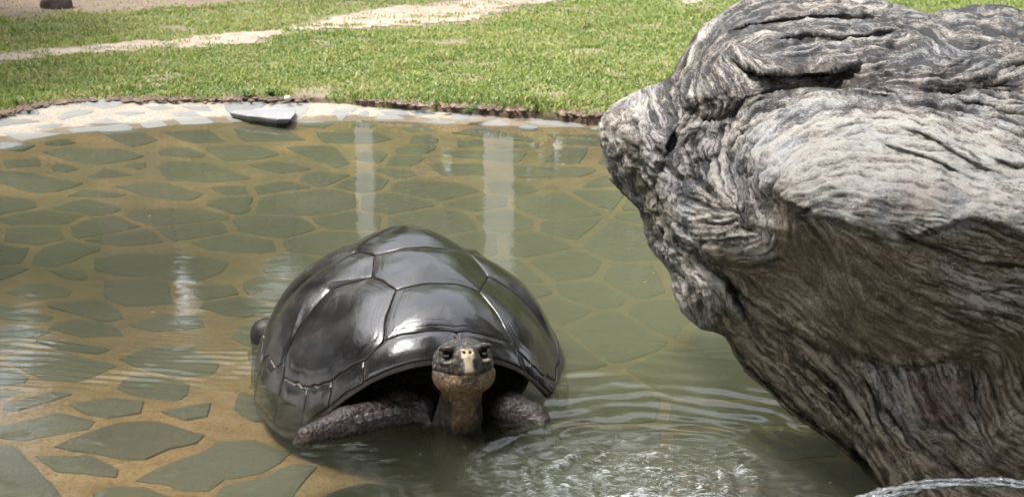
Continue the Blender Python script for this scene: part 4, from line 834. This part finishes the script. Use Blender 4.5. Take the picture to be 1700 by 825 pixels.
och = np.maximum(och, .7 * sstep(.008, .003, np.abs(y - ym(x) + .011 + .004 * nsx)) * (z > .0) * sstep(.02, .0, dh))
och = np.maximum(och, .55 * sstep(.3, .7, n2(x, y, 60, 2, 5)) * hm)
V = np.concatenate([v1, v2]); z2 = np.zeros(len(v2)); Fa = np.concatenate([f1, f2 + len(v1)])
me = mesh_from('body', V - TO, Fa, True)
for nm, a in (('ochre', och), ('cream', cream), ('head', hm * (1 - sstep(.2, .5, nost))), ('scale_edge', legm * (1 - sstep(.03, .13, e_)))): attr(me, nm, np.concatenate([a, z2]))
body = link('body', me, mat_skin(), tort); print('body', len(V))
def uv_sphere(r, seg=20, rings=12, sq=(1, 1, 1)):
    th = np.linspace(0, math.pi, rings); v = []
    for t in th:
        for k in range(seg): a = k / seg * 2 * math.pi; v.append((r * math.sin(t) * math.cos(a) * sq[0], r * math.sin(t) * math.sin(a) * sq[1], r * math.cos(t) * sq[2]))
    return np.array(v), grid_faces(rings, seg, True)
eyem = mat_plain('dark eye', (.012, .010, .009), .06, .8)
for sx in (-1, 1):
    v, f = uv_sphere(.0140); link('eye', mesh_from('eye', v, f, True), eyem, body, tuple(hw(sx * .0505, .0295, .0405) - TO))
platem = mat_plain('horny plate', (.075, .066, .064), .22, .7)
for k, t in enumerate(np.linspace(.28, .92, 5)):                       # row of large plates along the forearm
    a, b = LEG[1][0], LEG[1][1]; c = a + (b - a) * t; ra = .066 + (.050 - .066) * t
    ax_ = (b - a) / np.linalg.norm(b - a); no = np.array([.12, -.86, .50]); no -= ax_ * (no @ ax_); no /= np.linalg.norm(no); sd2 = np.cross(no, ax_)
    ctr = c + np.array([0, 0, .010]) + no * (ra + .004); rows = []
    for rr_, hh in ((.0175, -.006), (.0168, .001), (.012, .0030), (.005, .0034)):
        rows.append(np.array([ctr + ax_ * rr_ * math.cos(u) * 1.02 + sd2 * rr_ * math.sin(u) * .98 + no * (hh - 8 * (rr_ * math.sin(u)) ** 2) for u in np.arange(6) / 6 * 2 * math.pi + .5]))
    v = np.concatenate(rows + [[ctr + no * .0036]]); f = grid_faces(4, 6, True); tri = np.array([(24, 18 + i, 18 + (i + 1) % 6) for i in range(6)])
    link('leg_plate', mesh_from('leg_plate', v - ctr, [f, tri], False), platem, body, tuple(ctr - TO))

# ------------------------------------------------------------------ slab at the pond's edge, dark rock beyond the lawn
def rock(name, pts_fn, seg, rings, mat, loc, label, cat):
    th = np.linspace(.001, math.pi - .001, rings); ph_ = np.arange(seg) / seg * 2 * math.pi; T, P_ = np.meshgrid(th, ph_, indexing='ij')
    d = np.stack([np.sin(T) * np.cos(P_), np.sin(T) * np.sin(P_), np.cos(T)], -1); v = pts_fn(d).reshape(-1, 3)
    o = link(name, mesh_from(name, v, grid_faces(rings, seg, True), True), mat, None, loc); return tag(o, label, cat)
sl = [at_z(x_, y_, .05) for x_, y_ in ((381., 189.), (402., 184.), (425., 181.), (468., 179.), (491., 183.), (482., 198.), (470., 206.), (390., 206.))]
def slab():
    top = [(381, 187), (388, 184), (418, 183.5), (424, 180.5), (450, 180), (468, 179), (486, 180.5), (492, 184), (488, 191), (482, 197.5), (462, 198), (446, 196), (428, 194), (411, 193), (396, 189.5), (383, 187.5)]
    zt = .046; T_ = np.array([at_z(float(a), float(b), zt) for a, b in top]); c = T_.mean(0); n = len(T_)
    low = T_ + (c - T_) * .10; low[:, 2] = .015; b2 = T_ + (c - T_) * .22; b2[:, 2] = -.05; mid_ = T_.copy(); mid_[:, 2] = .037
    inn_ = T_ + (c - T_) * .06; inn_[:, 2] += .004; inn2 = T_ + (c - T_) * .5; inn2[:, 2] += .008
    v = np.concatenate([b2, low, mid_ + (c - mid_) * .01 * np.array([1, 1, 0]), T_, inn_, inn2, [c + (0, 0, .008)]]); v = v + .006 * np.stack([n2(v[:, 0], v[:, 1], 12, 2, 1), n2(v[:, 0], v[:, 2], 12, 2, 2), .4 * n2(v[:, 0], v[:, 1], 12, 2, 3)], -1)
    f = grid_faces(6, n, True)[:, ::-1]; tri = np.array([(6 * n, 5 * n + (i + 1) % n, 5 * n + i) for i in range(n)])
    org_ = c.copy(); org_[2] = 0
    tag(link('slab_stone', mesh_from('slab_stone', v - org_, [f, tri]), mat_rock('grey slab', (.27, .27, .285), (.37, .365, .38), True), None, tuple(org_)), 'thick flat grey slab stone at the far pond edge with its underside wet', 'stone')
slab()
pr = at_z(90., 16., .085)
rock('rock', lambda d: np.sign(d) * np.abs(d) ** .85 * np.array([.145, .12, .15]) * (1 + .13 * fbm(d * 2.2, 3))[..., None] + np.array([0, 0, .03]), 40, 24, mat_rock('dark brown rock', (.045, .028, .022), (.15, .10, .085)), (pr[0], pr[1] + .1, .085), 'dark brown rounded rock on bare soil beyond the lawn', 'rock')
pb = at_z(477., 165., .08)
rock('pebble', lambda d: d * np.array([.022, .018, .02]) * (1 + .2 * fbm(d * 2, 2))[..., None], 14, 9, mat_rock('pale pebble', (.6, .52, .36), (.78, .7, .52)), (pb[0], pb[1], .085), 'small pale pebble on the soil edge behind the grey slab', 'pebble')

# ------------------------------------------------------------------ grass: the lawn's blades
def blades(n, ymin, ymax):
    yy = ymin + (ymax - ymin) * rng.random(n) ** 1.35; xx = (rng.random(n) * 2 - 1) * (.37 * yy + .35); return xx, yy
xx, yy = blades(430000, 8.2, 18.5)
sg_ = sdist(xx, yy, GRASS) + .035 * n2(xx, yy, 6.0, 3); k = sg_ > -.015; xx, yy, sg_ = xx[k], yy[k], sg_[k]
sp_ = sdist(xx, yy, PATH) + .20 * n2(xx, yy, 2.0, 5); sb_ = sdist(xx, yy, BARE) + .25 * n2(xx, yy, 1.6, 4); ss_ = sdist(xx, yy, SPOT) + .08 * n2(xx, yy, 2.5, 3)
pat = n2(xx, yy, 3.0, 4, 2.0); big_ = n2(xx, yy, .8, 3, 4.0)
ns_ = n2(xx, yy, 2.2, 3, 5.0); so_ = sstep(.10 + .06 * ns_, .0, sg_) * sstep(-.35, .1, ns_ + .15)
upper = sstep(0, 1.0, yy - np.interp(xx, [-6, -3, 0, 1.5], [11.3, 11.6, 13.2, 16.0]))
den = (.90 + .35 * pat) * (1 - .96 * sstep(.20, -.04, sp_) * (1 - .85 * sstep(-.05, .40, n2(xx, yy, 3.0, 4, 9)))) * (1 - .93 * sstep(.35, -.1, sb_)) * (1 - .9 * sstep(.2, 0, ss_)) * (1 - .80 * so_) * (1 - .65 * upper * sstep(-.1, .35, n2(xx, yy, 2.2, 3, 14))) * (1 - .78 * sstep(.42, .62, n2(xx, yy, 1.9, 4, 51.0))) * (1 - .5 * sstep(.25, .5, n2(xx, yy, 6.0, 3, 61.0)))
k = rng.random(len(xx)) < np.clip(den, .012, 1) * .95; xx, yy, sg_, pat, big_, upper = [a[k] for a in (xx, yy, sg_, pat, big_, upper)]; n = len(xx); print('blades', n)
hgt = (.015 + .026 * rng.random(n) ** 1.5) * (1 + .5 * sstep(.2, .6, n2(xx, yy, 2.6, 3, 77))) * (1 + .35 * pat) * (1 + .5 * sstep(.12, .02, sg_) * rng.random(n)); w = .0035 + .0035 * rng.random(n); az = rng.random(n) * 2 * math.pi; lean = .25 + .85 * rng.random(n)
b0 = np.stack([xx, yy, lawn_z(xx, yy) - .02 * np.exp(-np.clip(sg_, 0, None) / .05) - .004], -1); dirv = np.stack([np.cos(az), np.sin(az), 0 * az], -1); wv = np.stack([np.cos(az + 1.2 + rng.random(n)), np.sin(az + 1.2 + rng.random(n)), 0 * az], -1) * w[:, None]
md = b0 + dirv * (hgt * lean * .35)[:, None] + np.array([0, 0, 1]) * (hgt * .6)[:, None]; tp_ = b0 + dirv * (hgt * lean)[:, None] + np.array([0, 0, 1]) * (hgt * (1.05 - .35 * lean))[:, None]
v = np.stack([b0 - wv, b0 + wv, md + wv * .8, md - wv * .8, tp_], 1).reshape(-1, 3); i5 = np.arange(n)[:, None] * 5
me = mesh_from('grass', v, [i5 + np.array([[0, 1, 2, 3]]), i5 + np.array([[3, 2, 4]])], True)
tint = np.clip(.44 + .22 * big_ + .24 * pat + .20 * rng.normal(size=n) + .10 * upper, 0, .90); tint = np.where(rng.random(n) < .10 + .08 * upper + .25 * sstep(.15, .6, n2(xx, yy, 1.7, 3, 33)), .9 + .1 * rng.random(n), tint)
attr(me, 'tint', np.repeat(tint, 5)); attr(me, 'tip', np.tile([0, 0, .5, .5, 1], n)); tag(link('grass', me, mat_grass()), kind='stuff')
# crumbs of soil along the cut edge of the turf
nc = 1500; i_ = rng.integers(0, 14 * 6, nc); e0 = GRASS[i_]; cx_ = e0 + rng.normal(size=(nc, 2)) * .035; kk = n2(cx_[:, 0], cx_[:, 1], 2.2, 3, 5.0) > -.25; cx_ = cx_[kk]; nc = len(cx_)
oc_ = np.array([(1, 0, 0), (-1, 0, 0), (0, 1, 0), (0, -1, 0), (0, 0, 1), (0, 0, -1)], float); of = np.array([(0, 2, 4), (2, 1, 4), (1, 3, 4), (3, 0, 4), (2, 0, 5), (1, 2, 5), (3, 1, 5), (0, 3, 5)])
sz = (.006 + .018 * rng.random(nc) ** 2)[:, None, None]; v = np.column_stack([cx_, .062 + .01 * rng.random(nc)])[:, None] + oc_[None] * sz * (.6 + .8 * rng.random((nc, 6, 1))) * np.array([1.2, 1, .8])
tag(link('soil_clods', mesh_from('soil_clods', v.reshape(-1, 3), (np.arange(nc)[:, None, None] * 6 + of[None]).reshape(-1, 3)), mat_rock('dark soil', (.12, .08, .055), (.30, .20, .14))), kind='stuff')

# ------------------------------------------------------------------ weeds and floating leaves
leafm = mat_leaf('weed leaf', (.06, .13, .03), (.16, .26, .07)); drym = mat_leaf('fallen leaf', (.45, .34, .07), (.62, .50, .14))
def leafblade(base, dirv, L, W, up):
    s = np.cross(dirv, (0, 0, 1)); s = s / np.linalg.norm(s); d = np.asarray(dirv, float); z_ = np.array([0, 0, 1.0])
    return np.array([base, base + d * L * .4 + s * W + z_ * up * .7, base + d * L + z_ * up * .8, base + d * L * .4 - s * W + z_ * up * .7, base + d * L * .45 + z_ * up])
def weed(px, py, size, nl, label):
    p = at_z(float(px), float(py), .07); t = empty('weed', tuple(p)); tag(t, label, 'weed')
    lv = []; rw = np.random.default_rng(px)
    for k in range(nl):
        a = k * 2.4 + rw.random(); r_ = size * (.5 + .6 * rw.random()); c = leafblade(np.zeros(3), np.array([math.cos(a), math.sin(a), 0]), r_, r_ * .32, r_ * (.25 + .5 * rw.random()))
        o = link('leaf', mesh_from('leaf', c, np.array([(0, 1, 4), (1, 2, 4), (2, 3, 4), (3, 0, 4)])), leafm, t)
    v, f, tri = tube([(0, 0, -.02), (0, 0, .01), (.004, 0, .03)], [.004, .004, .002], 6); link('stem', mesh_from('stem', v, [f, tri]), leafm, t)
weed(782, 187, .075, 9, 'small green weed growing from the pale pond edge below the lawn'); weed(412, 161, .07, 8, 'low weed at the turf edge behind the grey slab'); weed(640, 160, .06, 8, 'low weed in the turf edge left of the broad pale post reflection')
weed(455, 159, .08, 9, 'leafy weed at the turf edge right behind the grey slab')
nlf = 0
for px, py, s_, a, where in ((314, 267, .035, .3, 'between the trunk and post reflections'), (938, 274, .045, 1.2, 'just left of the boulder tip'), (1072, 470, .035, .6, 'left of the boulder knob'), (254, 519, .035, .2, 'left of the shell over the flagstones'), (310, 303, .03, .1, 'below the grey slab, nearer one'), (250, 360, .03, 1.0, 'in the middle of the left water'), (490, 300, .03, .4, 'left of the narrow post reflection'), (1090, 455, .028, 2., 'nearest to the boulder knob'), (1380, 803, .022, .7, 'at the foot of the boulder')):
    p = at_z(float(px), float(py), .003); s_ *= .62; c = leafblade(np.zeros(3), np.array([math.cos(a), math.sin(a), 0]), s_, s_ * .28, .004)
    tag(link('fallen_leaf', mesh_from('fallen_leaf', c - [s_ / 2, 0, 0], np.array([(0, 1, 4), (1, 2, 4), (2, 3, 4), (3, 0, 4)])), drym, None, tuple(p)), 'small yellow fallen leaf floating ' + where, 'leaf', 'fallen leaves on the pond')

# ------------------------------------------------------------------ water jet, its pipe, and the splash
YJ = 3.30; xs = np.linspace(1.62, .60, 90); zj = .185 - .80 * (xs - 1.12) ** 2; zj = np.where(xs > 1.12, .185 - .25 * (xs - 1.12) ** 2, zj)
path = np.stack([xs, YJ + .02 * np.sin(xs * 3), zj], -1); rad = .0085 + .0045 * n2(xs, 0 * xs, 14, 3) + .006 * np.clip((1.1 - xs) / .5, 0, 1)
V_, F_, T_, o_ = [], [], [], 0
for q_ in range(5):
    a_ = xs * 16 + q_ * 1.9 + 1.5 * n2(xs, 0 * xs, 3, 2, q_); off = (.0075 + .004 * np.clip((1.1 - xs) / .5, 0, 1)) * (1 + .5 * n2(xs, 0 * xs, 7, 2, q_ + 9.))
    v, f, tri = tube(path + np.stack([0 * xs, off * np.cos(a_), off * np.sin(a_)], -1), rad * (.62 + .35 * n2(xs, 0 * xs, 18, 3, q_ * 3.)), 9); v = v + .0035 * np.stack([fbm(v * 70 + q_, 3), fbm(v * 70 + 9 + q_, 3), fbm(v * 70 + 21, 3)], -1)
    V_.append(v); F_.append(f + o_); T_.append(tri + o_); o_ += len(v)
v, f, tri = np.concatenate(V_), np.concatenate(F_), np.concatenate(T_)
tag(link('water_jet', mesh_from('water_jet', v, [f, tri], True), mat_jet()), 'thin white jet of water arcing past the foot of the boulder', 'water jet')
v, f, tri = tube([(1.60, YJ, zj[0] - .002), (1.70, YJ, zj[0] - .02), (1.78, YJ, zj[0] - .10), (1.80, YJ, -.2)], .016, 14); tag(link('pipe', mesh_from('pipe', v, [f, tri], True), mat_plain('pipe metal', (.12, .12, .12), .4)), 'dark pipe spout feeding the water jet right of the boulder foot', 'pipe')
nd = 160; a = rng.random(nd) * 2 * math.pi; rr = np.abs(rng.normal(size=nd)) * .20; dx, dy = SPL[0] + .02 + rr * np.cos(a) * 1.05, SPL[1] - .04 + rr * np.sin(a)
zz = np.abs(rng.normal(size=nd)) * .012; sz = .0009 + .0014 * rng.random(nd) ** 2
v = np.stack([dx, dy, zz], -1)[:, None] + oc_[None] * sz[:, None, None]
tag(link('splash_droplets', mesh_from('splash_droplets', v.reshape(-1, 3), (np.arange(nd)[:, None, None] * 6 + of[None]).reshape(-1, 3), True), mat_plain('white water', (.8, .82, .82), .1, .8)), kind='stuff')

# ------------------------------------------------------------------ what the water and the shell reflect: posts, trunk, trees round the lawn
pm_ = mat_post()
def post(X_, Y_, w, h, label):
    t = empty('post', (X_, Y_, .08)); tag(t, label, 'post'); b = []
    def box(nm, sx, sy, z0, z1):
        v = np.array([(i * sx / 2, j * sy / 2, z) for z in (z0, z1) for i, j in ((-1, -1), (1, -1), (1, 1), (-1, 1))]); f = np.array([(0, 3, 2, 1), (4, 5, 6, 7), (0, 1, 5, 4), (1, 2, 6, 5), (2, 3, 7, 6), (3, 0, 4, 7)]); link(nm, mesh_from(nm, v, f), pm_, t)
    box('base', w * 1.25, w * 1.25, -.1, .12); box('shaft', w, w, .12, h); box('capital', w * 1.3, w * 1.3, h, h + .12)
post(-1.62, 15.95, .185, 4.0, 'narrow pale grey post mirrored in the water behind the shell, the left one'); post(-.145, 15.95, .32, 4.2, 'broad pale grey post mirrored in the water right of the shell')
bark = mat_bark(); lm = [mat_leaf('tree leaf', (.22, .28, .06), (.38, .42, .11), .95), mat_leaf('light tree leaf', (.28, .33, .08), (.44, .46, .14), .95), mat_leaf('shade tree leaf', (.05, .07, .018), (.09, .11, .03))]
def leaves(n, cl, rc, size, rg):
    """n leaf quads scattered through clumps at cl with radius rc"""
    i = rg.integers(0, len(cl), n); d = rg.normal(size=(n, 3)); d /= np.linalg.norm(d, axis=1)[:, None]; c = cl[i] + d * (rc[i] * (.35 + .65 * rg.random(n) ** .5))[:, None]
    u = rg.normal(size=(n, 3)); u /= np.linalg.norm(u, axis=1)[:, None]; w_ = np.cross(u, rg.normal(size=(n, 3))); w_ /= np.linalg.norm(w_, axis=1)[:, None]; s = (size * (.6 + .8 * rg.random(n)))[:, None]
    v = np.stack([c - u * s, c + w_ * s * .45, c + u * s, c - w_ * s * .45], 1).reshape(-1, 3); return v, np.arange(n)[:, None] * 4 + np.array([[0, 1, 2, 3]])
def make_tree(h, cr, trunk_r, seed, nleaf, base, lmi, name='tree', ls=.13):
    rg = np.random.default_rng(seed); t = empty(name, (0, 0, 0))
    tops = []; V_, F_, T_, o = [], [], [], 0
    def addtube(p, r_):
        nonlocal o
        v, f, tri = tube(p, r_, 10); V_.append(v); F_.append(f + o); T_.append(tri + o); o += len(v)
    addtube([(0, 0, -.2), (trunk_r * .1, 0, base * .5), (.0, trunk_r * .2, base), (0, 0, base + (h - base) * .5)], [trunk_r * 1.25, trunk_r, trunk_r * .85, trunk_r * .35])
    for k in range(9):
        a = k * 2.4 + rg.random(); z0 = base * (.75 + .3 * rg.random()); r_ = cr * (.5 + .5 * rg.random()); e = np.array([math.cos(a) * r_, math.sin(a) * r_, base + (h - base) * (.15 + .75 * rg.random())])
        addtube([(0, 0, z0), (e[0] * .4, e[1] * .4, z0 + (e[2] - z0) * .5), e], [trunk_r * .4, trunk_r * .22, .03]); tops.append(e)
    link('trunk', mesh_from('trunk', np.concatenate(V_), [np.concatenate(F_), np.concatenate(T_)], True), bark, t)
    cl = []
    for e in tops:
        for k in range(7): cl.append(e + rg.normal(size=3) * np.array([.28, .28, .16]) * cr)
    for k in range(10): cl.append(np.array([rg.normal() * cr * .35, rg.normal() * cr * .35, h - abs(rg.normal()) * .25 * (h - base)]))
    cl = np.array(cl); rc = cr * (.14 + .16 * rg.random(len(cl))); v, f = leaves(nleaf, cl, rc, ls, rg); link('crown', mesh_from('crown', v, f), lm[lmi], t); return t
def copy_tree(src, loc, rz, s):
    r = src.copy(); COL.objects.link(r); r.location = loc; r.rotation_euler = (0, 0, rz); r.scale = (s, s, s)
    for ch in list(src.children): c = ch.copy(); COL.objects.link(c); c.parent = r
    return r
def place(src, first, x_, y_, rz, s, label, cat='tree', group=None):
    o = src if first else copy_tree(src, (x_, y_, .06), rz, s); o.location = (x_, y_, .06); o.rotation_euler = (0, 0, rz); o.scale = (s, s, s); tag(o, label, cat, group); return o
big = make_tree(11.0, 2.8, .42, 1, 9000, 6.6, 0); place(big, True, -4.55, 17.3, .4, 1.0, 'thick brown tree trunk mirrored in the water at the left')
for i, (x_, y_, s_) in enumerate(((-9.2, 20.5, 1.0), (-6.9, 23.5, 1.30), (-1.6, 20.5, 1.0), (7.6, 22.0, 1.1), (-3.1, 24.0, 1.24), (-8.6, 27.0, 1.45), (-5.6, 27.5, 1.52))): place(big, False, x_, y_, 1.7 * i, s_, 'tall tree with a high dark crown behind the hedge beyond the lawn', group='tall trees behind the hedge')
tA = make_tree(9.5, 3.2, .2, 2, 8200, 2.6, 0, ls=.12); tB = make_tree(7.5, 2.6, .15, 3, 7000, 1.6, 1, ls=.12)
G1 = 'trees standing beyond the lawn'; fa = fb = True
for x_, y_, s, k in ((-10.5, 21, 1.05, 0), (-7.8, 22, .66, 1), (-8.4, 25, .95, 1), (-8.3, 27, .90, 1), (-1.5, 22, .92, 0), (.6, 23, 1.0, 1), (2.6, 21, .95, 0), (5.6, 22, 1.0, 1), (8.4, 21, 1.05, 0), (-3.0, 21.2, .70, 1), (-7.2, 21, .62, 1), (-6.1, 20.6, .5, 1), (-9.0, 20.5, .62, 1), (5.2, 20.8, .6, 1), (7.4, 20.6, .6, 1), (-1.0, 27, 1.1, 0), (4.0, 28, 1.2, 0)):
    if k == 0: place(tA, fa, x_, y_, x_, s, 'dark green broadleaf tree beyond the lawn, %s of the white posts' % ('left' if x_ < -1.6 else 'right' if x_ > -.2 else 'straight behind'), group=G1); fa = False
    else: place(tB, fb, x_, y_, x_, s, 'light green bushy tree beyond the lawn mirrored in the pond', group=G1 + ', light'); fb = False
G2 = 'trees behind the viewer'
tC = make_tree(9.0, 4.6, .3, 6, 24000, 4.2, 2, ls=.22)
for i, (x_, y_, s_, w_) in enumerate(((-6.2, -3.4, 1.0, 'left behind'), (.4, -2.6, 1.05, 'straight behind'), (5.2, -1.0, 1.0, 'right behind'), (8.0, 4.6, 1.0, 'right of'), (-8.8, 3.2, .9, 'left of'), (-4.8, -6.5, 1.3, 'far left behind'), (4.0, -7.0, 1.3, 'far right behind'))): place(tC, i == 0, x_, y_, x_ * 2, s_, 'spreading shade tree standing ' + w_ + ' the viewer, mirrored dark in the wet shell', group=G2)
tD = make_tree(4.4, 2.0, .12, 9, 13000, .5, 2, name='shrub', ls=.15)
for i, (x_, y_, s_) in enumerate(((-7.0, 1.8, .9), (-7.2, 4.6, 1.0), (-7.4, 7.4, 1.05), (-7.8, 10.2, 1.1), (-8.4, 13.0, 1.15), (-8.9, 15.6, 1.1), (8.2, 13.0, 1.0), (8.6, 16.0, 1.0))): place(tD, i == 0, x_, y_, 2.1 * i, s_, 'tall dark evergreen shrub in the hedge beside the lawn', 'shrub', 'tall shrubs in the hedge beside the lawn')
for x_, y_, s in ((-9.5, 11, .9), (9.5, 10, 1.0)): place(tA, False, x_, y_, x_ * 2, s, 'dark green broadleaf tree at the ' + ('left' if x_ < 0 else 'right') + ' side of the lawn', group='trees at the sides of the lawn')
rgs = np.random.default_rng(8); cl = np.column_stack([rgs.normal(size=26) * .8, rgs.normal(size=26) * .5, .35 + 1.5 * rgs.random(26)]); sh = empty('shrub', (0, 0, 0)); v, f = leaves(4200, cl, np.full(26, .5), .11, rgs); link('foliage', mesh_from('foliage', v, f), lm[0], sh)
v, f, tri = tube([(0, 0, -.1), (.05, 0, .6), (0, .05, 1.2)], [.05, .04, .02], 8); link('stem', mesh_from('stem', v, [f, tri]), bark, sh)
for i, x_ in enumerate(np.arange(-10.5, 10.6, 1.75)): place(sh, i == 0, x_, 19.6 + .7 * math.sin(i * 2.1), i * 1.3, 1.15 + .25 * math.sin(i * 1.7), 'leafy green shrub in the hedge beyond the lawn', 'shrub', 'shrubs in the hedge beyond the lawn')
